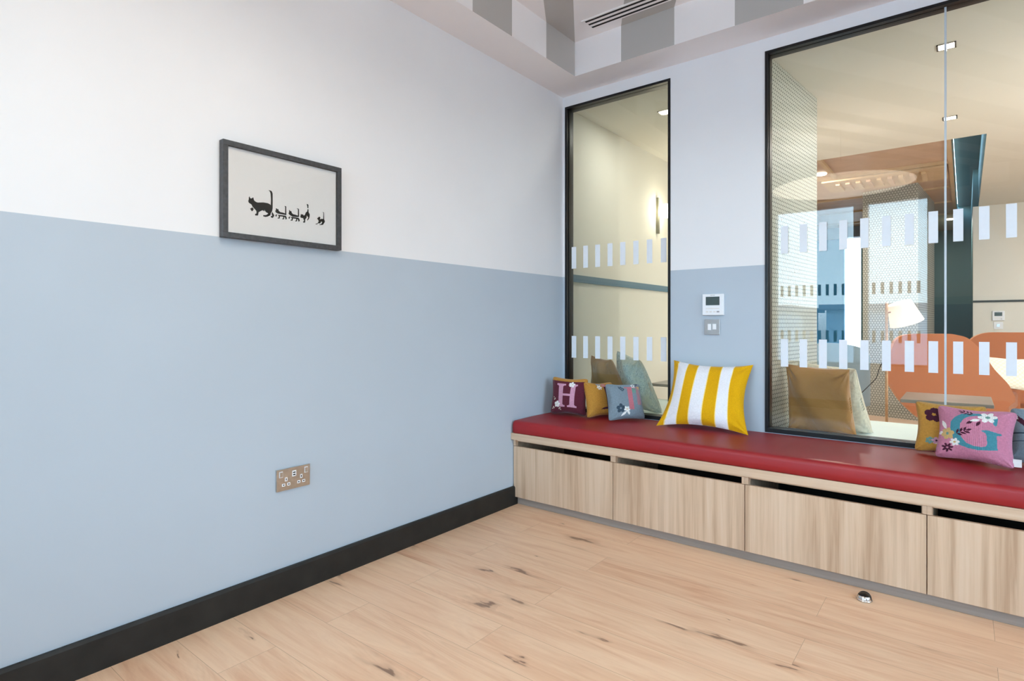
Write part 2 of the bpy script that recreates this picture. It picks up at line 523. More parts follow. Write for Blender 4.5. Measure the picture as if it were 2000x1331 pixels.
# ---------------------------------------------------------------- mesh helpers
class MB:
    def __init__(s):
        s.v, s.f, s.mi, s.uv = [], [], [], []

    def quad(s, pts, mi=0, uv=None):
        b = len(s.v)
        s.v += [tuple(p) for p in pts]
        s.f.append(tuple(range(b, b + len(pts))))
        s.mi.append(mi)
        s.uv.append(uv if uv else [(0, 0)] * len(pts))

    def box(s, x0, x1, y0, y1, z0, z1, mi=0, by=None):
        """by: optional dict of face key to material slot, keys -x +x -y +y -z +z"""
        P = lambda i, j, k: ((x0, x1)[i], (y0, y1)[j], (z0, z1)[k])
        F = {'-x': [(0, 1, 0), (0, 0, 0), (0, 0, 1), (0, 1, 1)], '+x': [(1, 0, 0), (1, 1, 0), (1, 1, 1), (1, 0, 1)],
             '-y': [(0, 0, 0), (1, 0, 0), (1, 0, 1), (0, 0, 1)], '+y': [(1, 1, 0), (0, 1, 0), (0, 1, 1), (1, 1, 1)],
             '-z': [(0, 1, 0), (1, 1, 0), (1, 0, 0), (0, 0, 0)], '+z': [(0, 0, 1), (1, 0, 1), (1, 1, 1), (0, 1, 1)]}
        b = len(s.v)
        idx = {}
        for i in (0, 1):
            for j in (0, 1):
                for k in (0, 1):
                    idx[(i, j, k)] = len(s.v)
                    s.v.append(P(i, j, k))
        for key, c in F.items():
            s.f.append(tuple(idx[q] for q in c))
            s.mi.append((by or {}).get(key, mi))
            s.uv.append([(P(*q)[0] if key[1] != 'x' else P(*q)[1], P(*q)[2] if key[1] != 'z' else P(*q)[1]) for q in c])
        return s

    def tube(s, pts, r, n=12, mi=0, cap=True):
        pts = [Vector(p) for p in pts]
        rs = r if isinstance(r, (list, tuple)) else [r] * len(pts)
        up = None
        rings = []
        for i, p in enumerate(pts):
            d = (pts[min(i + 1, len(pts) - 1)] - pts[max(i - 1, 0)]).normalized()
            if up is None:
                up = Vector((0, 0, 1)) if abs(d.z) < 0.9 else Vector((1, 0, 0))
            a = d.cross(up).normalized()
            b = a.cross(d).normalized()
            up = b
            base = len(s.v)
            for k in range(n):
                t = 2 * PI * k / n
                s.v.append(tuple(p + (a * math.cos(t) + b * math.sin(t)) * rs[i]))
            rings.append(base)
        for i in range(len(rings) - 1):
            for k in range(n):
                k2 = (k + 1) % n
                s.f.append((rings[i] + k, rings[i] + k2, rings[i + 1] + k2, rings[i + 1] + k))
                s.mi.append(mi); s.uv.append([(0, 0)] * 4)
        if cap:
            s.f.append(tuple(rings[0] + k for k in reversed(range(n)))); s.mi.append(mi); s.uv.append([(0, 0)] * n)
            s.f.append(tuple(rings[-1] + k for k in range(n))); s.mi.append(mi); s.uv.append([(0, 0)] * n)
        return s

    def lathe(s, prof, c=(0, 0, 0), n=48, mi=0):
        """profile of (r, z) turned about the vertical through c"""
        rings = []
        for r, z in prof:
            base = len(s.v)
            for k in range(n):
                t = 2 * PI * k / n
                s.v.append((c[0] + r * math.cos(t), c[1] + r * math.sin(t), c[2] + z))
            rings.append(base)
        for i in range(len(rings) - 1):
            for k in range(n):
                k2 = (k + 1) % n
                s.f.append((rings[i] + k, rings[i] + k2, rings[i + 1] + k2, rings[i + 1] + k))
                s.mi.append(mi); s.uv.append([(0, 0)] * 4)
        return s

    def grid(s, P, nu, nv, mi=0, uvf=None, close_u=False):
        base = len(s.v)
        for j in range(nv + 1):
            for i in range(nu + (0 if close_u else 1)):
                s.v.append(tuple(P(i / nu, j / nv)))
        w = nu + (0 if close_u else 1)
        for j in range(nv):
            for i in range(nu):
                i2 = (i + 1) % w
                s.f.append((base + j * w + i, base + j * w + i2, base + (j + 1) * w + i2, base + (j + 1) * w + i))
                s.mi.append(mi(i, j) if callable(mi) else mi)
                s.uv.append([(i / nu, j / nv), ((i + 1) / nu, j / nv), ((i + 1) / nu, (j + 1) / nv), (i / nu, (j + 1) / nv)])
        return s

    def prism(s, poly, z0, z1, mi=0, plane='xy'):
        """closed outline extruded; plane xy (up z), or yz (along x), or xz (along y)"""
        def pt(a, b, c):
            return {'xy': (a, b, c), 'yz': (c, a, b), 'xz': (a, c, b)}[plane]
        n = len(poly)
        base = len(s.v)
        for z in (z0, z1):
            for a, b in poly:
                s.v.append(pt(a, b, z))
        for i in range(n):
            j = (i + 1) % n
            s.f.append((base + i, base + j, base + n + j, base + n + i)); s.mi.append(mi)
            s.uv.append([(0, 0)] * 4)
        s.f.append(tuple(base + i for i in reversed(range(n)))); s.mi.append(mi); s.uv.append([(0, 0)] * n)
        s.f.append(tuple(base + n + i for i in range(n))); s.mi.append(mi); s.uv.append([(0, 0)] * n)
        return s

    def build(s, name, mats, parent=None, smooth=False, bevel=0, recalc=True):
        if not isinstance(mats, (list, tuple)):
            mats = [mats]
        me = bpy.data.meshes.new(name)
        me.from_pydata(s.v, [], s.f)
        for m in mats:
            me.materials.append(m)
        me.polygons.foreach_set('material_index', s.mi)
        ul = me.uv_layers.new(name='uv')
        flat = []
        for u in s.uv:
            for a in u:
                flat += [a[0], a[1]]
        ul.data.foreach_set('uv', flat)
        if smooth:
            me.polygons.foreach_set('use_smooth', [True] * len(me.polygons))
        me.update()
        if recalc:
            import bmesh
            bm = bmesh.new()
            bm.from_mesh(me)
            bmesh.ops.recalc_face_normals(bm, faces=bm.faces)
            bm.to_mesh(me)
            bm.free()
        o = bpy.data.objects.new(name, me)
        COL.objects.link(o)
        if bevel:
            b = o.modifiers.new('bevel', 'BEVEL')
            b.width = bevel
            b.segments = 3
            b.limit_method = 'ANGLE'
        if parent:
            o.parent = parent
            o.matrix_parent_inverse = Matrix.Translation(-parent.location)
        return o


def box(name, x0, x1, y0, y1, z0, z1, mat, parent=None, bevel=0, smooth=False):
    return MB().box(x0, x1, y0, y1, z0, z1).build(name, mat, parent, smooth, bevel)


def tag(o, label=None, cat=None, group=None, kind=None):
    if label: o['label'] = label
    if cat: o['category'] = cat
    if group: o['group'] = group
    if kind: o['kind'] = kind
    return o


def thing(name, loc, label, cat, group=None, kind=None):
    o = bpy.data.objects.new(name, None)
    o.empty_display_size = 0.05
    o.location = loc
    COL.objects.link(o)
    return tag(o, label, cat, group, kind)


def struct(o, label, cat):
    return tag(o, label, cat, None, 'structure')


def kid_light(name, kind, loc, energy, color, parent, size=None, rot=None, size_y=None, radius=None, spot=None, blend=0.5):
    L = bpy.data.lights.new(name, kind)
    L.energy = energy
    L.color = color
    if kind == 'AREA':
        L.shape = 'RECTANGLE' if size_y else 'SQUARE'
        L.size = size
        if size_y: L.size_y = size_y
    elif radius is not None:
        L.shadow_soft_size = radius
    if kind == 'SPOT' and spot:
        L.spot_size = spot
        L.spot_blend = blend
    o = bpy.data.objects.new(name, L)
    COL.objects.link(o)
    o.location = loc
    if rot: o.rotation_euler = rot
    if parent:
        o.parent = parent
        o.matrix_parent_inverse = Matrix.Translation(-parent.location)
    return o


# ================================================================ room shell
H = 2.612          # lower ceiling border
HC = 2.82          # raised ceiling field
PL = 1.40          # height of the blue paint
RX, RY = 4.704, -5.0
T = 0.10           # glazed wall thickness
WX0, WX1 = 0.018, 0.760      # narrow window
VX0, VX1 = 1.290, 3.600      # wide window
WZ0, WZ1 = 0.505, 2.542

# floor of this room and the lounge behind the glass
struct(MB().box(-0.10, RX + 0.1, RY - 0.1, 0.0, -0.06, 0.0).build('floor', M['floor']), 'pale oak plank floor of the room', 'floor')
struct(MB().box(-0.10, 6.1, 0.0, 9.1, -0.06, 0.0).build('floor_lounge', M['carpet']), 'tan carpet floor of the lounge behind the glass', 'floor')

# left wall, white over blue
mb = MB()
mb.box(-0.10, 0.0, RY - 0.1, 0.0, 0.0, PL, 1)
mb.box(-0.10, 0.0, RY - 0.1, 0.0, PL, HC + 0.1, 0)
struct(mb.build('wall_left', [M['white'], M['blue']]), 'left wall painted white above and pale blue below', 'wall')

# glazed wall
mb = MB()
for z0, z1, mi in ((0, WZ0, 1), (WZ0, PL, 1), (PL, WZ1, 0), (WZ1, HC + 0.1, 0)):
    spans = [(0, RX)] if z0 in (0, WZ1) else [(0, WX0), (WX1, VX0), (VX1, RX)]
    for a, b in spans:
        mb.box(a, b, 0.0, T, z0, z1, mi, {'+y': 2})
struct(mb.build('wall_back', [M['white'], M['blue'], M['cream']]), 'wall with two glazed openings, white above and blue below', 'wall')

SY0, SY1 = -2.70, -0.70     # unseen window added in the right wall to light the left one
mb = MB()
for z0, z1, mi in ((0, 0.58, 1), (0.58, PL, 1), (PL, 2.50, 0), (2.50, HC + 0.1, 0)):
    for a, b in ([(RY - 0.1, T)] if z0 in (0, 2.50) else [(RY - 0.1, SY0), (SY1, T)]):
        mb.box(RX, RX + 0.1, a, b, z0, z1, mi)
struct(mb.build('wall_right', [M['white'], M['blue']]), 'right wall with an added daylight window, white above and blue below', 'wall')

# wall behind the camera with the daylight window
OX0, OX1, OZ0, OZ1 = 0.12, 1.80, 0.58, 2.58
QX0, QX1 = 2.80, 4.45  # opening for an unseen window, added for cool daylight
mb = MB()
for z0, z1, mi in ((0, OZ0, 1), (OZ0, PL, 1), (PL, OZ1, 0), (OZ1, HC + 0.1, 0)):
    spans = [(0, RX)] if z0 in (0, OZ1) else [(0, OX0), (OX1, QX0), (QX1, RX)]
    for a, b in spans:
        mb.box(a, b, RY - 0.1, RY, z0, z1, mi)
struct(mb.build('wall_front', [M['white'], M['blue']]), 'wall with the daylight window, opposite the bench', 'wall')

# ceiling: border, upstand and raised field with painted grey bands
CX0, CX1, CY0, CY1 = 0.243, 4.46, -4.76, -0.237
mb = MB()
for a in ((-0.02, CX0, RY, 0.0), (CX1, RX, RY, 0.0), (CX0, CX1, CY1, 0.0), (CX0, CX1, RY, CY0)):
    mb.quad([(a[0], a[2], H), (a[1], a[2], H), (a[1], a[3], H), (a[0], a[3], H)], 0)


def seg_face(axis, const, a0, a1, bands):
    cuts = sorted(set([a0, a1] + [x for b in bands for x in b]))
    for p, q in zip(cuts[:-1], cuts[1:]):
        mid = (p + q) / 2
        mi = 1 if any(b[0] < mid < b[1] for b in bands) else 0
        if axis == 'x':
            mb.quad([(p, const, H), (q, const, H), (q, const, HC), (p, const, HC)], mi)
        else:
            mb.quad([(const, p, H), (const, q, H), (const, q, HC), (const, p, HC)], mi)


back_b = [(0.559, 0.882), (1.205, 1.525), (1.85, 2.17), (2.50, 2.82), (3.14, 3.46), (3.79, 4.11)]
left_b = [(-0.544, -0.2371), (-1.172, -0.862), (-1.80, -1.49), (-2.43, -2.12), (-3.06, -2.75), (-3.69, -3.38), (-4.3, -4.0)]
seg_face('x', CY1, CX0, CX1, back_b)
seg_face('y', CX0, CY0, CY1, left_b)
seg_face('x', CY0, CX0, CX1, back_b)
seg_face('y', CX1, CY0, CY1, left_b)


def clip(poly, f):
    out = []
    for i in range(len(poly)):
        a, b = poly[i], poly[(i + 1) % len(poly)]
        fa, fb = f(a), f(b)
        if fa >= 0: out.append(a)
        if (fa >= 0) != (fb >= 0):
            t = fa / (fa - fb)
            out.append((a[0] + (b[0] - a[0]) * t, a[1] + (b[1] - a[1]) * t))
    return out


# diagonal bands across the raised field: sheared coordinate s = x + k*y
DXY = (0.50, -0.83)
def s_of(p):      # where the diagonal through p meets the back edge
    return p[0] + (p[1] - CY1) * (DXY[0] / -DXY[1])
edges = sorted(set([-9.0, 9.0] + [v for b in back_b for v in b] + [CX0 + (y - CY1) * (DXY[0] / -DXY[1]) for b in left_b for y in b]))
bandset = list(back_b) + [tuple(sorted((CX0 + (y - CY1) * (DXY[0] / -DXY[1])) for y in b)) for b in left_b]
for lo, hi in zip(edges[:-1], edges[1:]):
    poly = [(CX0, CY0), (CX1, CY0), (CX1, CY1), (CX0, CY1)]
    poly = clip(poly, lambda p: s_of(p) - lo)
    if len(poly) > 2: poly = clip(poly, lambda p: hi - s_of(p))
    if len(poly) < 3: continue
    mid = (lo + hi) / 2
    mi = 1 if any(b[0] < mid < b[1] for b in bandset) else 0
    mb.quad([(x, y, HC) for x, y in poly], mi)
mb.box(-0.1, RX + 0.1, RY - 0.1, 0.1, HC + 0.1, HC + 0.14, 0)
struct(mb.build('ceiling', [M['ceil'], M['grey_stripe']], recalc=False), 'ceiling with a raised field and painted grey bands', 'ceiling')

# skirting on the left wall, with its small bevelled top
mb = MB()
prof = [(0.0, 0.0), (0.017, 0.0), (0.017, 0.101), (0.012, 0.110), (0.0, 0.110)]
b = len(mb.v)
mb.prism([(x, z) for x, z in prof], RY, -0.522, 0, 'xz')
struct(mb.build('baseboard_left', M['skirt']), 'tall black skirting board along the left wall', 'skirting board')
struct(box('baseboard_front', 0.017, RX, RY, RY + 0.017, 0, 0.11, M['skirt']), 'black skirting board under the daylight window', 'skirting board')
struct(box('baseboard_right', RX - 0.017, RX, RY + 0.017, -0.522, 0, 0.11, M['skirt']), 'black skirting board along the right wall', 'skirting board')


# ---------------------------------------------------------------- windows
def glazed(name, x0, x1, z0, z1, yf, depth, glass_y, joints, first, label, sgn=1, mat='glass', rows=(0.857, 1.455), w=0.036, h=0.146, pitch=0.0906):
    """frame from y=yf, glass at glass_y; sgn +1 when the room is on the -y side"""
    root = thing(name, ((x0 + x1) / 2, glass_y, z0), label, 'window', None, 'structure')
    fw = 0.015
    ya, yb = sorted((yf, yf + sgn * depth))
    fr = MB()
    fr.box(x0, x0 + fw, ya, yb, z0, z1)
    fr.box(x1 - fw, x1, ya, yb, z0, z1)
    fr.box(x0 + fw, x1 - fw, ya, yb, z1 - fw, z1)
    fr.box(x0 + fw, x1 - fw, ya, yb, z0, z0 + 0.022)
    # slim glazing bead on the room side
    g = glass_y
    for (a, b_) in ((x0 + fw, x0 + fw + 0.004), (x1 - fw - 0.004, x1 - fw)):
        fr.box(a, b_, g - 0.012, g - 0.0065, z0 + 0.022, z1 - fw)
    fr.build('window_frame', M['frame'], root)
    xs = [x0 + fw] + joints + [x1 - fw]
    panes = []
    for i, (a, b_) in enumerate(zip(xs[:-1], xs[1:])):
        ga = a + (0.0015 if i else 0)
        gb = b_ - (0.0015 if i < len(xs) - 2 else 0)
        p = MB().box(ga, gb, g - 0.005, g + 0.005, z0 + 0.022, z1 - fw).build('glass_pane', M[mat], root)
        panes.append((ga, gb, p))
    for j in joints:
        box('glass_joint', j - 0.0042, j + 0.0042, g - 0.006, g + 0.006, z0 + 0.022, z1 - fw, M['glass_edge'], root)
    x = first
    proto = None
    while x + w < x1 - fw:
        par = [p for ga, gb, p in panes if ga - 0.02 <= x + w / 2 <= gb + 0.02]
        for zr in rows:
            s = MB().box(x, x + w, g - 0.0062, g - 0.0052, zr, zr + h).build('frosted_strip', M['strip'], None)
            s.parent = par[0]
        x += pitch
    return root


glazed('window_1', WX0, WX1, WZ0, WZ1, -0.004, 0.082, 0.030, [], 0.066 - 0.012, 'narrow glazed opening beside the left wall corner', mat='glass_green')
glazed('window_2', VX0, VX1, WZ0, WZ1, -0.004, 0.082, 0.030, [2.060, 2.830], 1.371 - 0.008, 'wide glazed opening behind the bench, with a vertical glass joint')
# the opposite wall: daylight window in two panes
def day(name, a, b, label):
    return glazed(name, a, b, OZ0, OZ1, RY, -0.08, RY - 0.03, [], a + 0.05, label, -1)
day('window_3', OX0, 1.055, 'daylight window pane facing the bench, nearer the left wall')
day('window_4', 1.175, OX1, 'daylight window pane facing the bench, farther from the left wall')
day('added_window_5', QX0, QX1, 'added unseen daylight window on the right half of the wall facing the bench')
w6 = thing('added_window_6', (RX, (SY0 + SY1) / 2, 0.58), 'long unseen daylight window added in the right wall', 'window', None, 'structure')
m = MB()
for a, b in ((SY0, SY0 + 0.03), (SY1 - 0.03, SY1), (-1.715, -1.685)):
    m.box(RX + 0.01, RX + 0.06, a, b, 0.58, 2.50)
m.box(RX + 0.01, RX + 0.06, SY0 + 0.03, SY1 - 0.03, 0.58, 0.61); m.box(RX + 0.01, RX + 0.06, SY0 + 0.03, SY1 - 0.03, 2.47, 2.50)
m.build('window_frame', M['frame'], w6)
box('glass_pane', RX + 0.03, RX + 0.038, SY0 + 0.03, -1.715, 0.61, 2.47, M['glass'], w6)
box('glass_pane', RX + 0.03, RX + 0.038, -1.685, SY1 - 0.03, 0.61, 2.47, M['glass'], w6)
struct(box('trim_1', 1.055, 1.175, RY - 0.1, RY, OZ0, OZ1, M['frame']), 'black post between the two daylight panes', 'post')

# ---------------------------------------------------------------- outside, seen from the daylight window
for i, (x0, x1, y0, y1, z1, lab) in enumerate(((-22, -4.6, -34, -26, 1.75, 'low grey-blue building far outside the daylight window'),
                                              (-3.5, 16, -38, -30, 1.85, 'long grey-blue building far outside the daylight window'))):
    r = thing('building', ((x0 + x1) / 2, (y0 + y1) / 2, -9), lab, 'building')
    box('building_wall', x0, x1, y0, y1, -9, z1, M['haze_wall'], r)
    box('roof_edge', x0 - 0.3, x1 + 0.3, y0 - 0.3, y1 + 0.3, z1, z1 + 0.25, M['concrete_grey'], r)


# ================================================================ bench
BE = -0.545
UX = 0.672
names = ['first', 'second', 'third', 'fourth', 'fifth', 'sixth', 'seventh']
unit = None
for i in range(7):
    x0, x1 = 0.004 + i * UX if i == 0 else i * UX, (i + 1) * UX
    lab = '%s storage unit under the red bench, counted from the left wall' % names[i]
    if i < 4:
        lab = ['pale wood storage unit in the corner of the bench, beside the black skirting board',
               'pale wood storage unit under the yellow striped cushion, second from the left wall',
               'pale wood storage unit behind the round floor door stop, third from the left wall',
               'pale wood storage unit at the right photo edge, under the pink cushion'][i]
    r = thing('storage_unit', (x0, BE, 0.047), lab, 'cabinet', 'storage units of the bench')
    m = MB()
    m.box(x0, x0 + 0.018, -0.527, -0.001, 0.047, 0.391)
    m.box(x1 - 0.018, x1 - 0.0005, -0.527, -0.001, 0.047, 0.391)
    m.box(x0 + 0.018, x1 - 0.018, -0.527, -0.001, 0.047, 0.065)
    m.box(x0 + 0.018, x1 - 0.018, -0.527, -0.515, 0.378, 0.391)
    # divider nose in the finger gap
    m.box(x0, x0 + 0.016, BE, -0.527, 0.353, 0.391)
    m.box(x1 - 0.014, x1 - 0.0005, BE, -0.527, 0.353, 0.391)
    m.build('carcass', M['bench_edge'], r)
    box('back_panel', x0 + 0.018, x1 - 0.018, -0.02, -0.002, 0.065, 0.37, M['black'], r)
    box('drawer_front', x0 + 0.0012, x1 - 0.0020, BE, -0.5285, 0.047, 0.350, M['bench_wood'], r, 0.0008)
    if unit is None:
        unit = r
tag(box('bench_plinth', 0.018, RX - 0.018, -0.521, -0.02, 0.001, 0.046, M['plinth']), 'grey brushed plinth running along the foot of the bench', 'plinth')
tag(box('window_bench', 0.002, RX - 0.002, -0.567, -0.002, 0.392, 0.432, M['bench_edge'], None, 0.001), 'pale wood bench top board under the red pad', 'bench')

# red pad: softened box with a slightly crowned top
mb = MB()
PX0, PX1, PY0, PY1, PZ0, PZ1 = 0.006, RX - 0.006, -0.566, -0.008, 0.4325, 0.506
def pad(nu=64, nv=40):
    # section around (y,z) swept along x
    sec = []
    r = 0.022
    def arc(cy, cz, a0, a1, n=5):
        for q in range(n + 1):
            a = math.radians(a0 + (a1 - a0) * q / n)
            sec.append((cy + r * math.cos(a), cz + r * math.sin(a)))
    sec.append((PY0 + 0.006, PZ0))
    sec.append((PY0 + 0.001, PZ0 + 0.004))
    sec.append((PY0 - 0.001, PZ0 + 0.03))
    arc(PY0 + r, PZ1 - r, 180, 90)
    for q in range(1, 14):
        t = q / 14
        sec.append((PY0 + r + (PY1 - PY0 - 2 * r) * t, PZ1 + 0.004 * math.sin(PI * t)))
    arc(PY1 - r, PZ1 - r, 90, 0)
    sec.append((PY1, PZ0 + 0.004))
    sec.append((PY1 - 0.006, PZ0))
    n = len(sec)
    xs = [PX0, PX0 + 0.002, PX0 + 0.008, PX0 + 0.02] + [PX0 + 0.02 + (PX1 - PX0 - 0.04) * q / nu for q in range(1, nu)] + [PX1 - 0.02, PX1 - 0.008, PX1 - 0.002, PX1]
    ins = [0.016, 0.008, 0.002, 0] + [0] * (nu - 1) + [0, 0.002, 0.008, 0.016]
    cyc, czc = (PY0 + PY1) / 2, (PZ0 + PZ1) / 2
    base = len(mb.v)
    for x, d in zip(xs, ins):
        for (y, z) in sec:
            zz = z - d if z > czc else z
            yy = y
            if y < PY0 + 0.05: yy = y + d
            mb.v.append((x, yy, zz))
    m_ = len(xs)
    for i in range(m_ - 1):
        for k in range(n):
            k2 = (k + 1) % n
            mb.f.append((base + i * n + k, base + i * n + k2, base + (i + 1) * n + k2, base + (i + 1) * n + k))
            mb.mi.append(0); mb.uv.append([(0, 0)] * 4)
    for i in (0, m_ - 1):
        mb.f.append(tuple(base + i * n + k for k in range(n))); mb.mi.append(0); mb.uv.append([(0, 0)] * n)
pad()
tag(mb.build('seat_pad', M['leather'], None, True), 'long red leatherette seat pad on the pale wood bench', 'bench cushion')

# ================================================================ small fittings on the walls
# picture
PYa, PYb, PZa, PZb = -2.273, -1.772, 1.398, 1.752
pic = thing('picture', (0, (PYa + PYb) / 2, PZa), 'framed print of five black cats walking in a row, on the left wall', 'picture')
m = MB()
fw, fd = 0.019, 0.030
m.box(0.001, fd, PYa, PYb, PZb - fw, PZb); m.box(0.001, fd, PYa, PYb, PZa, PZa + fw)
m.box(0.001, fd, PYa, PYa + fw, PZa + fw, PZb - fw); m.box(0.001, fd, PYb - fw, PYb, PZa + fw, PZb - fw)
m.build('picture_frame', M['pframe'], pic, bevel=0.0008)
CATS = [[(0.1844, 0.5353), (0.1888, 0.557), (0.1989, 0.5598), (0.216, 0.5415), (0.2213, 0.5737), (0.2341, 0.5883), (0.2521, 0.5947), (0.3012, 0.5813), (0.3379, 0.5815), (0.3564, 0.588), (0.3658, 0.6002), (0.368, 0.5383), (0.3646, 0.4561), (0.3578, 0.4327), (0.3458, 0.4196), (0.363, 0.4198), (0.375, 0.4264), (0.3824, 0.4516), (0.3833, 0.5491), (0.3829, 0.6289), (0.3784, 0.6698), (0.3653, 0.7016), (0.3629, 0.7239), (0.3392, 0.7452), (0.3208, 0.7545), (0.2998, 0.75), (0.2997, 0.7374), (0.3285, 0.7277), (0.3442, 0.7062), (0.3256, 0.6959), (0.315, 0.6802), (0.311, 0.6668), (0.3098, 0.6886), (0.2967, 0.6789), (0.2863, 0.6848), (0.2606, 0.7101), (0.2557, 0.7504), (0.2327, 0.7553), (0.23, 0.7381), (0.2427, 0.7283), (0.2425, 0.6999), (0.2271, 0.6785), (0.2091, 0.6543), (0.2001, 0.6299), (0.1786, 0.6156), (0.1734, 0.5958), (0.1783, 0.5771), (0.1782, 0.5526)], [(0.1891, 0.6836), (0.2079, 0.6634), (0.2194, 0.6802), (0.212, 0.7031), (0.2044, 0.7119), (0.1967, 0.6995)], [(0.3785, 0.677), (0.3894, 0.7), (0.3976, 0.7183), (0.3924, 0.7358), (0.3818, 0.7544), (0.3671, 0.7484), (0.3669, 0.7339), (0.3789, 0.7259), (0.3734, 0.7071)], [(0.406, 0.6607), (0.4124, 0.645), (0.411, 0.6293), (0.4202, 0.6255), (0.4242, 0.637), (0.4334, 0.6296), (0.4363, 0.6504), (0.4511, 0.665), (0.4752, 0.6669), (0.4954, 0.6714), (0.4959, 0.5885), (0.4878, 0.5832), (0.4985, 0.5782), (0.5054, 0.5845), (0.5064, 0.6925), (0.4754, 0.6902), (0.4486, 0.6906), (0.4274, 0.688), (0.4101, 0.6775)], [(0.4091, 0.708), (0.4248, 0.6975), (0.4183, 0.7149), (0.4172, 0.7295), (0.4066, 0.7246)], [(0.4275, 0.7023), (0.4674, 0.7009), (0.4997, 0.6994), (0.508, 0.7139), (0.511, 0.7385), (0.4989, 0.7483), (0.4973, 0.7305), (0.4891, 0.7142), (0.4854, 0.7475), (0.4692, 0.7508), (0.4705, 0.7415), (0.4785, 0.7345), (0.477, 0.7168), (0.4489, 0.7192), (0.4452, 0.7468), (0.4266, 0.7507), (0.4279, 0.7433), (0.4371, 0.7342), (0.4369, 0.7163)], [(0.5265, 0.6629), (0.5332, 0.6469), (0.5316, 0.6291), (0.537, 0.6171), (0.5426, 0.634), (0.5522, 0.6282), (0.5565, 0.6491), (0.5677, 0.6648), (0.5899, 0.6673), (0.615, 0.6729), (0.6155, 0.5921), (0.6029, 0.5858), (0.6168, 0.5809), (0.6253, 0.5899), (0.6264, 0.6889), (0.5958, 0.6953), (0.5653, 0.6981), (0.5487, 0.6889), (0.5321, 0.6761)], [(0.5292, 0.7094), (0.5455, 0.6987), (0.5388, 0.7164), (0.5376, 0.7312), (0.5266, 0.7262)], [(0.5461, 0.7029), (0.5875, 0.7015), (0.621, 0.7), (0.6296, 0.7147), (0.6327, 0.7399), (0.6201, 0.7498), (0.6185, 0.7317), (0.6099, 0.7151), (0.6061, 0.7489), (0.5894, 0.7523), (0.5907, 0.7429), (0.599, 0.7357), (0.5974, 0.7177), (0.5683, 0.7201), (0.5645, 0.7483), (0.5452, 0.7522), (0.5465, 0.7446), (0.5561, 0.7354), (0.5559, 0.7172)], [(0.6382, 0.6827), (0.6442, 0.6446), (0.6528, 0.6519), (0.6649, 0.6438), (0.6671, 0.6581), (0.6798, 0.6554), (0.6922, 0.6156), (0.7063, 0.5977), (0.7074, 0.5714), (0.7175, 0.5673), (0.7188, 0.6061), (0.7298, 0.6298), (0.7301, 0.6521), (0.7233, 0.6908), (0.7149, 0.7038), (0.7079, 0.7201), (0.7048, 0.7058), (0.7146, 0.6852), (0.7144, 0.6703), (0.7072, 0.6644), (0.7012, 0.6508), (0.6988, 0.6811), (0.6862, 0.706), (0.6852, 0.747), (0.6668, 0.7525), (0.6638, 0.7402), (0.675, 0.7305), (0.6661, 0.6953), (0.6434, 0.6945)], [(0.6995, 0.5084), (0.7095, 0.5023), (0.7176, 0.5134), (0.7167, 0.5545), (0.7078, 0.5565), (0.7046, 0.5239)], [(0.8035, 0.6704), (0.8224, 0.6438), (0.8313, 0.6419), (0.838, 0.6518), (0.8318, 0.6759), (0.8465, 0.6652), (0.866, 0.6631), (0.8679, 0.5847), (0.8602, 0.5712), (0.8738, 0.5758), (0.876, 0.6667), (0.8836, 0.6919), (0.8773, 0.7122), (0.8626, 0.7418), (0.8298, 0.7521), (0.8267, 0.7432), (0.8445, 0.7359), (0.8561, 0.7089), (0.847, 0.6993), (0.8355, 0.7282), (0.8117, 0.7329), (0.806, 0.7454), (0.7883, 0.7508), (0.7897, 0.743), (0.8087, 0.7316), (0.8202, 0.7047), (0.817, 0.6884)]]
m = MB()
m.box(0.001, 0.016, PYa + fw, PYb - fw, PZa + fw, PZb - fw, 0)
IW, IH = PYb - PYa - 2 * fw, PZb - PZa - 2 * fw
for poly in CATS:
    m.prism([(PYa + fw + u * IW, PZb - fw - v * IH) for u, v in poly], 0.0161, 0.0164, 1, 'yz')
m.build('print', [M['paper'], M['ink']], pic)
box('picture_glass', 0.022, 0.0235, PYa + fw, PYb - fw, PZa + fw, PZb - fw, M['glass_thin'], pic)

# double socket, 146 x 86 mm
sy0, sz0 = -2.055, 0.418
so = thing('wall_socket', (0, -1.982, sz0), 'brushed steel double socket with white inserts, low on the blue wall', 'socket')
box('socket_plate', 0.001, 0.007, sy0, sy0 + 0.146, sz0, sz0 + 0.086, M['steel_warm'], so, 0.001)
def sk(u, v, w, h, name, mat, x1=0.0095):
    box(name, 0.0068, x1, sy0 + u - w / 2, sy0 + u + w / 2, sz0 + v - h / 2, sz0 + v + h / 2, M[mat], so, 0.0006)
for u0, rx in ((0.040, 0.018), (0.106, 0.128)):
    ms = MB()
    for du, dv, w, h in ((0, 0.0, 0.010, 0.015), (-0.011, -0.021, 0.013, 0.011), (0.011, -0.021, 0.013, 0.011)):
        ms.box(0.0068, 0.0078, sy0 + u0 + du - w / 2, sy0 + u0 + du + w / 2, sz0 + 0.044 + dv - h / 2, sz0 + 0.044 + dv + h / 2, 0)
        ms.box(0.0077, 0.0080, sy0 + u0 + du - w / 2 + 0.0032, sy0 + u0 + du + w / 2 - 0.0032, sz0 + 0.044 + dv - h / 2 + 0.0035, sz0 + 0.044 + dv + h / 2 - 0.0035, 1)
    ms.build('socket_insert', [M['plastic'], M['slot']], so)
    ms = MB().box(0.0068, 0.0082, sy0 + rx - 0.0075, sy0 + rx + 0.0075, sz0 + 0.054, sz0 + 0.078, 0)
    ms.box(0.008, 0.0105, sy0 + rx - 0.0052, sy0 + rx + 0.0052, sz0 + 0.057, sz0 + 0.075, 1)
    ms.build('rocker_switch', [M['plastic'], M['steel_warm']], so)
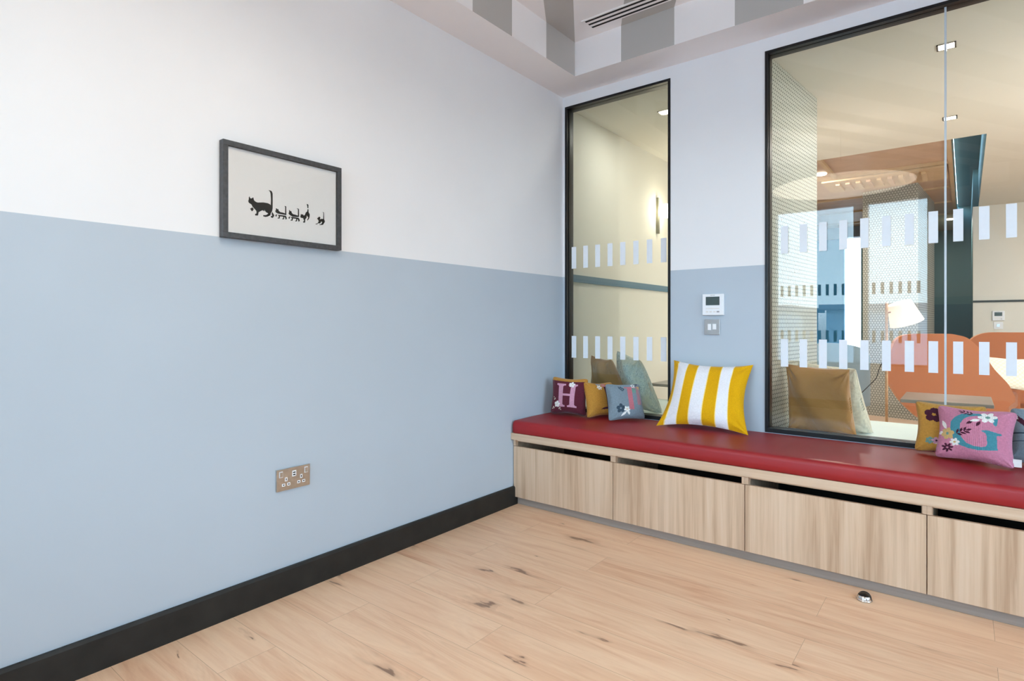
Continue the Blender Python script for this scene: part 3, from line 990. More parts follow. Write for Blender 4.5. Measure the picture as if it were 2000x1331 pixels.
ms = MB().box(0.0068, 0.0086, sy0 + 0.066, sy0 + 0.083, sz0 + 0.050, sz0 + 0.073, 0)
ms.box(0.0085, 0.0088, sy0 + 0.069, sy0 + 0.080, sz0 + 0.054, sz0 + 0.059, 1).box(0.0085, 0.0088, sy0 + 0.069, sy0 + 0.080, sz0 + 0.063, sz0 + 0.068, 1)
ms.build('charging_port', [M['plastic'], M['slot']], so)

# wall controller and switch
def controller(x, z, y, w, h, label, sgn=-1):
    t = thing('thermostat', (x + w / 2, y, z), label, 'thermostat')
    ya, yb = y + sgn * 0.018, y + sgn * 0.0005
    ya, yb = min(ya, yb), max(ya, yb)
    box('housing', x, x + w, ya, yb, z, z + h, M['plastic'], t, 0.003)
    f = y + sgn * 0.018
    box('screen', x + w * 0.17, x + w * 0.81, f - 0.0012, f + 0.001, z + h * 0.47, z + h * 0.87, M['lcd'], t)
    m = MB()
    for q in range(6):
        m.box(x + w * (0.385 + q * 0.036), x + w * (0.385 + q * 0.036 + 0.024), f - 0.0008, f + 0.001, z + h * 0.925, z + h * 0.952)
    m.build('maker_mark', M['plastic_grey'], t)
    for q in range(4):
        box('button', x + w * (0.17 + q * 0.17), x + w * (0.17 + q * 0.17 + 0.12), f - 0.0012, f + 0.001, z + h * 0.13, z + h * 0.2, M['plastic_grey'] if q == 3 else M['tag'], t)
    box('button', x + w * 0.17, x + w * 0.8, f - 0.0010, f + 0.001, z + h * 0.29, z + h * 0.335, M['tag'], t)
    return t
controller(0.957, 1.132, 0.0, 0.120, 0.120, 'white wall thermostat with a grey screen, on the blue pier between the windows')
sw = thing('light_switch', (1.008, 0, 1.022), 'polished steel double light switch under the thermostat on the blue pier', 'light switch')
box('switch_plate', 0.965, 1.051, -0.007, -0.0005, 1.022, 1.108, M['steel'], sw, 0.001)
MB().box(0.985, 1.003, -0.0105, -0.0068, 1.048, 1.083).build('rocker', M['plastic'], sw, bevel=0.001)
MB().box(1.012, 1.032, -0.0105, -0.0068, 1.052, 1.083).build('rocker', M['plastic'], sw, bevel=0.001)

# door stop on the floor
ds = thing('door_stop', (1.82, -0.628, 0), 'small half-round chrome and black rubber door stop on the floor', 'door stop')
m = MB()
def dome(u, v):
    a = 2 * PI * u
    r = 0.026 * math.cos(v * PI / 2)
    z = 0.004 + 0.024 * math.sin(v * PI / 2)
    x, y = r * math.cos(a), r * math.sin(a)
    return (1.82 + x, -0.628 + min(y, 0.010), z)
m.grid(dome, 32, 10, lambda i, j: 0 if (j < 4 and 14 < i < 30) else 1, close_u=True)
m.lathe([(0.026, 0.0), (0.0285, 0.001), (0.0285, 0.003), (0.026, 0.005)], (1.82, -0.628, 0.0005), 32)
m.build('metal_dome', [M['chrome'], M['rubber_gloss']], ds, True)
m = MB()
m.prism([(1.82 + 0.0235 * math.cos(math.radians(a)), 0.004 + 0.024 * math.sin(math.radians(a))) for a in range(0, 181, 12)], -0.6185, -0.612, 0, 'xz')
m.build('rubber_buffer', M['rubber'], ds, True)

# ceiling air slot
vn = thing('air_vent', (1.2, -0.37, HC), 'white linear ceiling air vent with three black slots', 'vent')
MB().box(0.405, 2.0, -0.43, -0.318, HC - 0.006, HC - 0.0005).build('vent_plate', M['ceil'], vn)
for y in (-0.412, -0.375, -0.338):
    box('vent_slot', 0.424, 1.98, y - 0.0075, y + 0.0075, HC - 0.0068, HC - 0.0058, M['slot'], vn)

# big round pendant of this room and its added twin: shallow pleated ring, glowing diffuser, open top
def pendant(PC, label):
    pn = thing('pendant_lamp', PC, label, 'lamp', 'wide round pendant lamps of the room')
    n, R0 = 160, 0.555
    m = MB()
    m.grid(lambda u, v: (PC[0] + (R0 + 0.02 * v + (0.004 if int(round(u * n)) % 2 else 0)) * math.cos(2 * PI * u),
                         PC[1] + (R0 + 0.02 * v + (0.004 if int(round(u * n)) % 2 else 0)) * math.sin(2 * PI * u), PC[2] + 0.085 * v), n, 2, 0, close_u=True)
    m.build('shade_rim', M['pleat'], pn, True)
    MB().lathe([(0.0, 0.012), (0.30, 0.010), (0.46, 0.004), (R0, 0.0)], (PC[0], PC[1], PC[2] + 0.004), 96).build('shade_diffuser', M['diffuser'], pn, True)
    m = MB()  # ribs added so the bulb throws radial streaks on the ceiling
    for k in range(24):
        a = 2 * PI * k / 24
        c_, s_ = math.cos(a), math.sin(a)
        m.quad([(PC[0] + 0.14 * c_, PC[1] + 0.14 * s_, PC[2] + 0.02), (PC[0] + R0 * c_, PC[1] + R0 * s_, PC[2] + 0.02),
                (PC[0] + R0 * c_, PC[1] + R0 * s_, PC[2] + 0.085), (PC[0] + 0.14 * c_, PC[1] + 0.14 * s_, PC[2] + 0.10)])
    m.build('streak_ribs', M['pleat'], pn)
    MB().tube([(PC[0], PC[1], PC[2] + 0.06), (PC[0], PC[1], HC)], 0.003, 8).build('pendant_cord', M['cord'], pn, True)
    kid_light('lamp_light', 'POINT', (PC[0] + 0.03, PC[1], PC[2] + 0.05), PUP, (0.92, 0.97, 1.0), pn, radius=0.02)


pendant((1.26, -2.52, 2.31), 'very wide flat round pendant lamp above the camera, mirrored in the wide window')
pendant((3.70, -2.52, 2.31), 'very wide flat round pendant lamp added unseen on the right side')  # unseen second pendant, added as extra room light


# ================================================================ cushions
def inpoly(x, y, P):
    c = False
    n = len(P)
    j = n - 1
    for i in range(n):
        if ((P[i][1] > y) != (P[j][1] > y)) and (x < (P[j][0] - P[i][0]) * (y - P[i][1]) / (P[j][1] - P[i][1]) + P[i][0]):
            c = not c
        j = i
    return c


def flower(u, v, cx, cy, r, n=5, a0=0.3, core=0.28, fat=0.42):
    """0 nothing, 1 petal, 2 core"""
    dx, dy = u - cx, v - cy
    d = math.hypot(dx, dy)
    if d < r * core: return 2
    if d > r: return 0
    for i in range(n):
        a = a0 + 2 * PI * i / n
        px, py = cx + math.cos(a) * r * 0.6, cy + math.sin(a) * r * 0.6
        ex = (u - px) * math.cos(a) + (v - py) * math.sin(a)
        ey = -(u - px) * math.sin(a) + (v - py) * math.cos(a)
        if (ex / (r * 0.42)) ** 2 + (ey / (r * fat * 0.7)) ** 2 < 1: return 1
    return 0


def leaf(u, v, x0, y0, x1, y1, w):
    L = math.hypot(x1 - x0, y1 - y0)
    ux, uy = (x1 - x0) / L, (y1 - y0) / L
    t = ((u - x0) * ux + (v - y0) * uy) / L
    if t < 0 or t > 1: return False
    d = abs(-(u - x0) * uy + (v - y0) * ux)
    return d < w * math.sin(PI * t)


def sprig(u, v, x0, y0, x1, y1, n=3, w=0.014, ll=0.07):
    L = math.hypot(x1 - x0, y1 - y0)
    a = math.atan2(y1 - y0, x1 - x0)
    if leaf(u, v, x1, y1, x1 + ll * math.cos(a), y1 + ll * math.sin(a), w): return True
    for i in range(n):
        t = (i + 0.5) / n
        px, py = x0 + (x1 - x0) * t, y0 + (y1 - y0) * t
        for s in (0.75, -0.75):
            if leaf(u, v, px, py, px + ll * math.cos(a + s), py + ll * math.sin(a + s), w): return True
    return False


def cushion(name, C4, thick, label, mats, fn=None, N=70, ear=0.06, cat='cushion', group=None, wr=0.004, seed=1, back=1, p=0.5, sag=0.0, rc=0.0):
    """C4: bottom left, bottom right, top right, top left as the picture shows them (world metres)"""
    BL, BR, TR, TL = [Vector(c) for c in C4]
    nrm = (BR - BL).cross(TL - BL).normalized()
    root = thing(name, (BL + BR) / 2, label, cat, group)
    rnd = random.Random(seed)
    ph = [rnd.uniform(0, 6.28) for _ in range(8)]

    def surf(u, v, side):
        uu = u + ear * math.sin(PI * v) ** 0.9 * (1 - 2 * u) * (abs(2 * u - 1) ** 1.5)
        vv = v + ear * math.sin(PI * u) ** 0.9 * (1 - 2 * v) * (abs(2 * v - 1) ** 1.5)
        P = BL * (1 - uu) * (1 - vv) + BR * uu * (1 - vv) + TR * uu * vv + TL * (1 - uu) * vv
        cr_ = (abs(2 * u - 1) * abs(2 * v - 1)) ** 7
        P = P + ((BL + BR + TR + TL) / 4 - P) * cr_ * rc
        h = ((4 * u * (1 - u)) ** p) * ((4 * v * (1 - v)) ** p)
        vs = v
        w = wr * (math.sin(9 * u + 5 * v + ph[0]) + 0.7 * math.sin(7 * v - 6 * u + ph[1]) + 0.5 * math.sin(17 * u * v + ph[2])) * min(1, h * 2)
        # gathers running in from the corners
        for (cu, cv), q in (((0, 0), 3), ((1, 0), 4), ((1, 1), 5), ((0, 1), 6)):
            du, dv = abs(u - cu), abs(v - cv)
            r = math.hypot(du, dv)
            w += wr * 0.9 * math.exp(-(r / 0.28) ** 2) * math.sin(9 * math.atan2(dv, du + 1e-6) + ph[q]) * min(1, r * 8)
        th = thick / 2 * h * (1 + sag * (1 - v))
        edge = min(1.0, min(u, 1 - u, v, 1 - v) * 18)
        if side > 0:
            return P + nrm * (th + w + 0.004 * edge)
        return P - nrm * (th * back + 0.004 * edge)

    m = MB()
    def warp(t): return 0.5 - 0.5 * math.cos(PI * t) * (0.35) - (0.5 - t) * 0.65
    def PF(u, v): return surf(warp(u), warp(v), 1)
    def PB(u, v): return surf(warp(u), warp(v), -1)
    mi = 0
    if fn:
        mi = lambda i, j: fn(warp((i + 0.5) / N), warp((j + 0.5) / N))
    m.grid(PF, N, N, mi)
    bi = 0
    m.grid(PB, N // 2, N // 2, bi)
    import bmesh
    o = m.build('cushion_cover', mats, root, True, recalc=False)
    bm = bmesh.new(); bm.from_mesh(o.data)
    bmesh.ops.remove_doubles(bm, verts=bm.verts, dist=0.0004)
    bmesh.ops.recalc_face_normals(bm, faces=bm.faces)
    bm.to_mesh(o.data); bm.free()
    return root, surf


def seam(surf, root, mat, r=0.003, side=0, n=60):
    m = MB()
    pts = []
    for k in range(n + 1):
        t = k / n
        pts.append((surf(t, 1, 1) + surf(t, 1, -1)) / 2)
    m.tube(pts, r, 6)
    return m.build('seam_piping', M[mat], root, True)


def f_H(u, v):
    if v > 0.885: return 4
    for cx, cy, r in ((0.62, 0.80, 0.085), (0.24, 0.26, 0.09)):
        q = flower(u, v, cx, cy, r, 5, 0.2, 0.2, 0.5)
        if q == 1: return 2
        if q == 2: return 3
    for a in ((0.24, 0.26, 0.13, 0.42), (0.24, 0.26, 0.12, 0.16), (0.24, 0.26, 0.33, 0.13)):
        if sprig(u, v, *a, n=2, w=0.012, ll=0.05): return 3
    def col(x, w): return abs(u - x) < w
    x1, x2 = 0.34, 0.66
    if 0.20 < v < 0.80 and (col(x1, 0.062) or col(x2, 0.062)): return 1
    if (0.195 < v < 0.235 or 0.765 < v < 0.805) and (col(x1, 0.125) or col(x2, 0.125)): return 1
    if (0.235 < v < 0.26 or 0.74 < v < 0.765) and (col(x1, 0.085) or col(x2, 0.085)): return 1
    if 0.49 < v < 0.545 and x1 < u < x2: return 1
    return 0


cushion('knitted_cushion', [(0.066, -0.252, 0.511), (0.314, -0.216, 0.511), (0.308, -0.172, 0.748), (0.050, -0.200, 0.752)], 0.085,
        'small maroon knitted cushion with a pink letter H, against the left wall', [M['k_maroon'], M['k_lilac'], M['k_white'], M['k_cream'], M['k_mustard']], f_H, 110, 0.065, seed=3, group='small knitted letter cushions', p=0.40, rc=0.09, back=0.6, wr=0.0025)


def f_M(u, v):
    q = flower(u, v, 0.44, 0.80, 0.085, 6, 0.1, 0.22, 0.42)
    if q: return 2 if q == 1 else 3
    q = flower(u, v, 0.60, 0.88, 0.075, 5, 0.5, 0.25, 0.5)
    if q: return 4 if q == 1 else 3
    if 0.36 < u < 0.52 and 0.885 < v < 0.935: return 5
    if 0.60 < u < 0.74 and 0.2 < v < 0.84: return 1
    if 0.55 < u < 0.80 and 0.175 < v < 0.215: return 1
    if leaf(u, v, 0.40, 0.18, 0.66, 0.22, 0.03): return 1
    return 0


cushion('knitted_cushion', [(0.346, -0.272, 0.511), (0.455, -0.060, 0.511), (0.386, -0.032, 0.722), (0.274, -0.205, 0.728)], 0.075,
        'small mustard knitted cushion with a white flower, between the maroon and grey ones', [M['k_mustard'], M['k_dark'], M['k_white'], M['k_sand'], M['k_rose'], M['k_grey']], f_M, 100, 0.07, seed=4, group='small knitted letter cushions', p=0.40, rc=0.09, back=0.6, wr=0.0025)


def f_T(u, v):
    q = flower(u, v, 0.46, 0.25, 0.082, 5, 0.9, 0.2, 0.5)
    if q: return 2 if q == 1 else 4
    q = flower(u, v, 0.30, 0.28, 0.12, 5, 0.3, 0.0, 0.55)
    if q: return 3
    if leaf(u, v, 0.46, 0.2, 0.30, 0.06, 0.03) or leaf(u, v, 0.48, 0.22, 0.52, 0.08, 0.03): return 2
    if sprig(u, v, 0.46, 0.74, 0.36, 0.84, 3, 0.016, 0.075): return 3
    q = flower(u, v, 0.72, 0.90, 0.07, 5, 0.3, 0.3, 0.45)
    if q: return 2 if q == 1 else 3
    if sprig(u, v, 0.76, 0.90, 0.84, 0.95, 2, 0.016, 0.06): return 3
    if 0.535 < u < 0.665 and 0.24 < v < 0.86: return 1
    if 0.46 < u < 0.86 and 0.825 < v < 0.865: return 1
    if 0.78 < u < 0.90 and 0.36 < v < 0.80: return 1 if (math.sin(u * 160) + math.sin(v * 190) > -0.2) else 0
    if 0.665 < u < 0.78 and 0.68 < v < 0.825: return 5
    if 0.84 < u < 0.93 and 0.78 < v < 0.88: return 6
    return 0


cushion('knitted_cushion', [(0.496, -0.281, 0.511), (0.640, -0.076, 0.511), (0.576, -0.030, 0.722), (0.425, -0.200, 0.726)], 0.080,
        'small blue-grey knitted cushion with a pink letter, right of the mustard one', [M['k_grey'], M['k_rose'], M['k_white'], M['k_slate'], M['k_sand'], M['k_green'], M['k_sand']], f_T, 110, 0.06, seed=5, group='small knitted letter cushions', p=0.40, rc=0.09, back=0.6, wr=0.0025)

def f_stripe(u, v):
    e = [0.085, 0.225, 0.365, 0.515, 0.660, 0.800]
    for x in e:
        if abs(u - x) < 0.0065: return 2
    k = sum(1 for x in e if u > x)
    return 1 if k % 2 else 0


cushion('striped_cushion', [(0.775, -0.235, 0.513), (1.262, -0.203, 0.513), (1.240, -0.032, 0.864), (0.796, -0.035, 0.872)], 0.125,
        'large yellow and white striped cushion leaning on the blue pier', [M['c_yellow'], M['c_white'], M['c_piping']], f_stripe, 120, 0.075, wr=0.0035, seed=11, back=0.5)


def f_R(u, v):
    q = flower(u, v, 0.28, 0.70, 0.15, 5, 0.2, 0.0, 0.62)
    if q: return 1
    q = flower(u, v, 0.32, 0.20, 0.07, 5, 0.5, 0.25, 0.5)
    if q: return 4 if q == 1 else 1
    q = flower(u, v, 0.23, 0.20, 0.07, 6, 0.5, 0.0, 0.5)
    if q: return 3
    if 0.38 < u < 0.50 and 0.15 < v < 0.74: return 2
    if 0.30 < u < 0.60 and 0.13 < v < 0.165: return 2
    if 0.32 < u < 0.60 and 0.72 < v < 0.75: return 2
    return 0


cushion('knitted_cushion', [(1.945, -0.125, 0.511), (2.215, -0.125, 0.511), (2.211, -0.030, 0.730), (1.944, -0.028, 0.735)], 0.080,
        'small mustard knitted cushion with a maroon flower, behind the pink one', [M['k_mustard2'], M['k_dark'], M['k_cream'], M['k_green'], M['k_lilac']], f_R, 110, 0.07, seed=6, group='small knitted letter cushions', p=0.40, rc=0.09, back=0.6, wr=0.0025)

GP = [[(0.2283, 0.5085), (0.2341, 0.643), (0.2848, 0.739), (0.3657, 0.8268), (0.4552, 0.8491), (0.5569, 0.8728), (0.6642, 0.8654), (0.7556, 0.8358), (0.8051, 0.7911), (0.8035, 0.6675), (0.7842, 0.6437), (0.7553, 0.6805), (0.7382, 0.7608), (0.6603, 0.7914), (0.5594, 0.8146), (0.4585, 0.774), (0.4012, 0.7118), (0.3673, 0.6194), (0.3655, 0.488), (0.3854, 0.3825), (0.45, 0.2866), (0.548, 0.2427), (0.6272, 0.2438), (0.6826, 0.2714), (0.6947, 0.3158), (0.6889, 0.4505), (0.6728, 0.4999), (0.6148, 0.5316), (0.6843, 0.5595), (0.7818, 0.5402), (0.8764, 0.5265), (0.8709, 0.5), (0.8113, 0.4838), (0.8216, 0.2395), (0.6996, 0.2019), (0.5871, 0.1768), (0.4691, 0.1935), (0.3614, 0.2357), (0.2957, 0.3213), (0.245, 0.4003)]]


def f_G(u, v):
    q = flower(u, v, 0.68, 0.80, 0.115, 6, 0.15, 0.25, 0.42)
    if q: return 2 if q == 1 else 5
    q = flower(u, v, 0.30, 0.28, 0.07, 6, 0.2, 0.25, 0.45)
    if q: return 2 if q == 1 else 3
    q = flower(u, v, 0.19, 0.42, 0.105, 6, 0.3, 0.22, 0.5)
    if q: return 3 if q == 1 else 5
    if leaf(u, v, 0.17, 0.50, 0.085, 0.66, 0.034) or leaf(u, v, 0.12, 0.44, 0.02, 0.42, 0.032): return 2
    if leaf(u, v, 0.60, 0.74, 0.48, 0.68, 0.028): return 2
    if leaf(u, v, 0.52, 0.70, 0.44, 0.62, 0.022) or leaf(u, v, 0.60, 0.70, 0.56, 0.60, 0.022): return 4
    if sprig(u, v, 0.52, 0.83, 0.38, 0.88, 3, 0.014, 0.07): return 4
    if sprig(u, v, 0.30, 0.42, 0.44, 0.50, 3, 0.017, 0.085): return 4
    q = flower(u, v, 0.20, 0.17, 0.085, 7, 0.2, 0.0, 0.3)
    if q: return 4
    for P in GP:
        if inpoly(u, v, P): return 1
    return 0


rt, sf = cushion('knitted_cushion', [(2.022, -0.215, 0.511), (2.288, -0.300, 0.511), (2.304, -0.180, 0.730), (2.030, -0.095, 0.728)], 0.085,
        'small rose pink knitted cushion with a teal letter G and flowers', [M['k_pink'], M['k_teal'], M['k_white'], M['k_sand'], M['k_dark'], M['k_green']], f_G, 150, 0.07, seed=8, group='small knitted letter cushions', p=0.40, rc=0.09, back=0.6, wr=0.0025)
p0 = sf(1.0, 0.07, 1)
MB().box(p0.x - 0.004, p0.x + 0.022, p0.y - 0.002, p0.y - 0.0008, p0.z - 0.004, p0.z + 0.026).build('label_tag', M['tag'], rt)


def f_last(u, v):
    if leaf(u, v, 0.0, 0.86, 0.12, 0.74, 0.04): return 1
    if 0.02 < u < 0.5 and abs(v - (0.86 - 0.9 * u)) < 0.055: return 2
    if u < 0.45 and abs(v - 0.50) < 0.012: return 3
    if u < 0.45 and abs(v - 0.36) < 0.010: return 3
    return 0


cushion('knitted_cushion', [(2.265, -0.130, 0.511), (2.500, -0.150, 0.511), (2.515, -0.035, 0.730), (2.275, -0.030, 0.730)], 0.085,
        'small blue-grey knitted cushion with a maroon band, cut by the right photo edge', [M['k_grey'], M['k_white'], M['k_dark'], M['k_slate']], f_last, 90, 0.05, seed=9, group='small knitted letter cushions', p=0.40, rc=0.09, back=0.6, wr=0.0025)


# ================================================================ the lounge behind the glass
H2 = 2.56
H3 = 2.67
# walls
mb = MB().box(-0.10, 0.0, 0.0, 9.0, 0, 3.1, 0)
struct(mb.build('wall_lounge_left', M['cream']), 'cream wall of the lounge seen through the narrow window', 'wall')
struct(box('trim_2', 0.0, 0.012, T, 9.0, 1.375, 1.425, M['rail']), 'grey-blue dado rail on the cream lounge wall', 'dado rail')
struct(box('wall_lounge_far', 2.207, 6.0, 6.0, 6.1, 0, H2, M['cream']), 'cream wall at the far right of the lounge', 'wall')
struct(box('trim_3', 2.207, 6.0, 5.988, 6.0, 1.355, 1.380, M['rail_dark']), 'dark dado rail on the far cream wall', 'dado rail')
struct(box('wall_lounge_right', 6.0, 6.1, 0.1, 6.1, 0, H2, M['cream']), 'cream side wall of the lounge on the right', 'wall')
# far end
mb = MB()
mb.box(1.60, 2.207, 8.9, 9.0, 0, 1.42, 1); mb.box(1.60, 2.207, 8.9, 9.0, 1.42, 3.1, 0)
mb.box(2.207, 2.262, 6.1, 9.0, H2, 3.14, 0)
mb.box(0.80, 1.60, 7.6, 7.7, 0, 3.1, 0)
mb.box(1.55, 1.60, 7.7, 9.0, 0, 3.1, 0)
mb.box(2.207, 2.25, 6.1, 9.0, 0, 1.38, 1); mb.box(2.207, 2.25, 6.1, 9.0, 1.38, H2, 0)
struct(mb.build('wall_far_dark', [M['teal_dark'], M['teal_low']]), 'dark green end wall beyond the lounge', 'wall')
struct(box('wall_far_blue', 0.0, 0.56, 7.6, 7.7, 0, 3.1, M['steel_blue']), 'blue panel wall at the far end of the lounge', 'wall')
struct(box('trim_4', 0.0, 1.3, 7.45, 7.6, 2.50, 2.669, M['concrete_grey']), 'grey beam above the far lounge window', 'beam')
# lounge ceiling: cream soffit with a rectangular opening
mb = MB()
EY, EX = 2.515, 2.262
mb.box(-0.0, 6.0, T, EY, H2, 3.14, 0)
mb.box(EX, 6.0, EY, 6.1, H2, 3.14, 0, {'-x': 1})
struct(mb.build('ceiling_lounge', [M['cream'], M['teal_dark']]), 'cream ceiling of the lounge', 'ceiling')
mb = MB()
mb.box(0.0, 2.0, EY, 9.0, H3, H3 + 0.3, 0)
mb.box(2.0, 2.035, EY, 9.0, H3 - 0.02, H3 + 0.3, 1)
mb.box(2.035, EX, EY, 9.0, 3.05, 3.14, 2)
for x in (0.25, 1.02):
    mb.box(x, x + 0.035, EY, 3.7, H3 - 0.03, H3, 1)
mb.box(0.0, 2.0, 3.7, 3.74, H3 - 0.03, H3, 1)
for y in (5.0, 6.0, 7.0):
    mb.box(0.0, 2.0, y, y + 0.05, H3 - 0.02, H3, 1)
struct(mb.build('ceiling_far', [M['brownceil'], M['tanbeam'], M['teal_low']]), 'tan panelled ceiling beyond the lounge', 'ceiling')
gr = thing('ceiling_grille', (1.45, 3.6, H3), 'tan slatted air grille on the far tan ceiling', 'vent')
box('grille_box', 0.9, 1.99, 3.75, 4.35, H3 - 0.05, H3 - 0.0305, M['tanbeam'], gr)
for q in range(9):
    box('grille_slat', 1.02 + q * 0.095, 1.06 + q * 0.095, 3.85, 4.22, H3 - 0.075, H3 - 0.05, M['brownceil'] if q % 2 else M['tanbeam'], gr)

# tiled columns
def column(name, pts, z0, z1, mat, label):
    m = MB()
    n = len(pts)
    s = 0.0
    for i in range(n):
        a, b_ = pts[i], pts[(i + 1) % n]
        L = math.hypot(b_[0] - a[0], b_[1] - a[1])
        m.quad([(a[0], a[1], z0), (b_[0], b_[1], z0), (b_[0], b_[1], z1), (a[0], a[1], z1)], 0, [(s, z0), (s + L, z0), (s + L, z1), (s, z1)])
        s += L
    m.quad([(p[0], p[1], z1) for p in pts], 0)
    return struct(m.build(name, M[mat]), label, 'column')
column('wall_column_near', [(0.86, 0.112), (1.286, 0.112), (1.369, 0.938), (0.94, 0.98)], 0, H2 - 0.001, 'hex', 'column tiled in white hexagons just behind the wide window')
column('wall_column_far', [(1.163, 4.779), (1.717, 4.592), (1.817, 6.004), (1.26, 6.19)], 0, H3 - 0.001, 'hex_far', 'column tiled in cream hexagons beyond the floor lamp')
box_trim = struct(MB().box(1.2865, 1.296, 0.108, 0.118, 0.5, H2 - 0.001).build('trim_5', M['frame']), 'thin dark edge trim of the tiled column', 'trim')

# fixed bench on the other side
lb = thing('lounge_bench', (2.0, 0.52, 0), 'pale mint upholstered bench behind the glass', 'bench')
mb = MB()
mb.box(0.014, 0.855, T + 0.004, 1.06, 0.40, 0.488)
mb.box(1.375, 5.0, T + 0.004, 0.90, 0.40, 0.488)
mb.build('bench_pad', M['mint'], lb, bevel=0.01)
mb = MB()
mb.box(0.014, 0.85, T + 0.004, 1.04, 0.0, 0.399)
mb.box(1.38, 5.0, T + 0.004, 0.88, 0.0, 0.399)
mb.build('bench_body', M['cream'], lb)

# cushions on that bench
cushion('velvet_cushion', [(1.352, 0.235, 0.492), (1.690, 0.210, 0.492), (1.668, 0.110, 0.850), (1.366, 0.115, 0.866)], 0.15,
        'large amber velvet cushion leaning on the other side of the wide window', [M['velvet']], None, 70, 0.035, wr=0.011, seed=21, p=0.35)
r_, s_ = cushion('fleece_cushion', [(1.42, 0.44, 0.492), (1.742, 0.395, 0.492), (1.672, 0.29, 0.842), (1.385, 0.32, 0.868)], 0.19,
        'cream fleece cushion behind the amber velvet cushion', [M['fleece']], None, 60, 0.04, wr=0.006, seed=22, p=0.35)
cushion('velvet_cushion', [(0.10, 0.22, 0.492), (0.425, 0.20, 0.492), (0.300, 0.115, 0.850), (0.145, 0.130, 0.872)], 0.14,
        'brown velvet cushion behind the narrow window, beside the furry one', [M['velvet_brown']], None, 60, 0.05, wr=0.012, seed=23, p=0.35)
cushion('furry_cushion', [(0.235, 0.42, 0.492), (0.555, 0.35, 0.492), (0.440, 0.235, 0.845), (0.262, 0.28, 0.900)], 0.15,
        'grey-green furry cushion behind the narrow window, right of the brown one', [M['fur']], None, 60, 0.05, wr=0.010, seed=24, p=0.35)


# small tables
def table(x, y, w, d, z, label, rot=0.0):
    t = thing('side_table', (x, y, 0), label, 'table', 'grey topped tables of the lounge')
    box('table_top', x - w / 2, x + w / 2, y - d / 2, y + d / 2, z - 0.022, z, M['tabletop'], t, 0.004)
    MB().tube([(x, y, 0.012), (x, y, z - 0.022)], 0.022, 16).build('table_column', M['frame'], t, True)
    MB().lathe([(0.0, 0.0), (0.19, 0.0), (0.19, 0.010), (0.0, 0.014)], (x, y, 0.001), 32).build('table_foot', M['frame'], t, True)
    return t
table(2.035, 1.40, 0.46, 0.50, 0.605, 'grey topped side table in front of the left terracotta sofa')
table(0.335, 1.24, 0.40, 0.34, 0.605, 'grey topped side table seen edge-on through the narrow window')


# high-backed terracotta sofas: a shell of felt that sweeps down into the arm
def shell(root, path, zt, zb, thick, mat, edge, ns=60, nv=14):
    """path(s)->(x,y), zt/zb(s) top and bottom heights, s in 0..1"""
    m = MB()
    def pt(s, v, off):
        x, y = path(s)
        x2, y2 = path(min(1, s + 0.01)); x1, y1 = path(max(0, s - 0.01))
        tx, ty = x2 - x1, y2 - y1
        L = math.hypot(tx, ty) or 1
        nx, ny = -ty / L, tx / L
        z = zb(s) + (zt(s) - zb(s)) * v
        return (x + nx * off, y + ny * off, z)
    f = lambda off: (lambda u, v: pt(u, v, off))
    m.grid(f(-thick / 2), ns, nv, 0)
    m.grid(f(thick / 2), ns, nv, 0)
    def rim(a, b):
        for k in range(len(a) - 1):
            m.quad([a[k], a[k + 1], b[k + 1], b[k]], 1)
    S = [i / ns for i in range(ns + 1)]
    V = [j / nv for j in range(nv + 1)]
    rim([pt(s, 1, -thick / 2) for s in S], [pt(s, 1, thick / 2) for s in S])
    rim([pt(s, 0, -thick / 2) for s in S], [pt(s, 0, thick / 2) for s in S])
    rim([pt(0, v, -thick / 2) for v in V], [pt(0, v, thick / 2) for v in V])
    rim([pt(1, v, -thick / 2) for v in V], [pt(1, v, thick / 2) for v in V])
    o = m.build('sofa_shell', [M[mat], M[edge]], root, True)
    return o


def interp(tab, s):
    for (a, x), (b, y) in zip(tab[:-1], tab[1:]):
        if s <= b:
            t = (s - a) / (b - a) if b > a else 0
            t = t * t * (3 - 2 * t) if False else t
            return x + (y - x) * t
    return tab[-1][1]


def smooth(tab):
    def f(s):
        acc, n = 0, 0
        for d in (-0.03, -0.02, -0.01, 0, 0.01, 0.02, 0.03):
            q = min(1, max(0, s + d)); acc += interp(tab, q); n += 1
        return acc / n
    return f


def sofa(root, p0, p1, bulge, top, bot, seat_side):
    """p0 to p1 the line of the outer shell; bulge outward in the middle"""
    dx, dy = p1[0] - p0[0], p1[1] - p0[1]
    L = math.hypot(dx, dy)
    nx, ny = dy / L, -dx / L
    def path(s):
        b = bulge * math.sin(PI * s)
        return (p0[0] + dx * s + nx * b, p0[1] + dy * s + ny * b)
    shell(root, path, smooth(top), smooth(bot), 0.045, 'orange_felt', 'orange_side')
    off = 0.70
    m = MB()
    a = [(p0[0] + dx * 0.20, p0[1] + dy * 0.20), (p0[0] + dx * 0.97, p0[1] + dy * 0.97)]
    c = [(a[1][0] + 0.10, a[1][1] + off), (a[0][0] + 0.16, a[0][1] + off)]
    poly = [a[0], a[1], c[0], c[1]]
    m.prism(poly, 0.28, 0.44)
    m.build('seat_cushion', M['orange_felt'], root, bevel=0.03)
    shell(root, lambda s: (c[1][0] + (c[0][0] - c[1][0]) * s, c[1][1] + (c[0][1] - c[1][1]) * s), lambda s: 0.55 + 0.1 * math.sin(PI * s), lambda s: 0.2, 0.045, 'orange_felt', 'orange_side', 20, 4)
    for q in poly:
        x = (poly[0][0] + poly[2][0]) / 2 * 0.18 + q[0] * 0.82
        y = (poly[0][1] + poly[2][1]) / 2 * 0.18 + q[1] * 0.82
        MB().tube([(x, y, 0.0), (x, y, 0.285)], [0.013, 0.02], 12).build('leg', M['oakpole'], root, True)


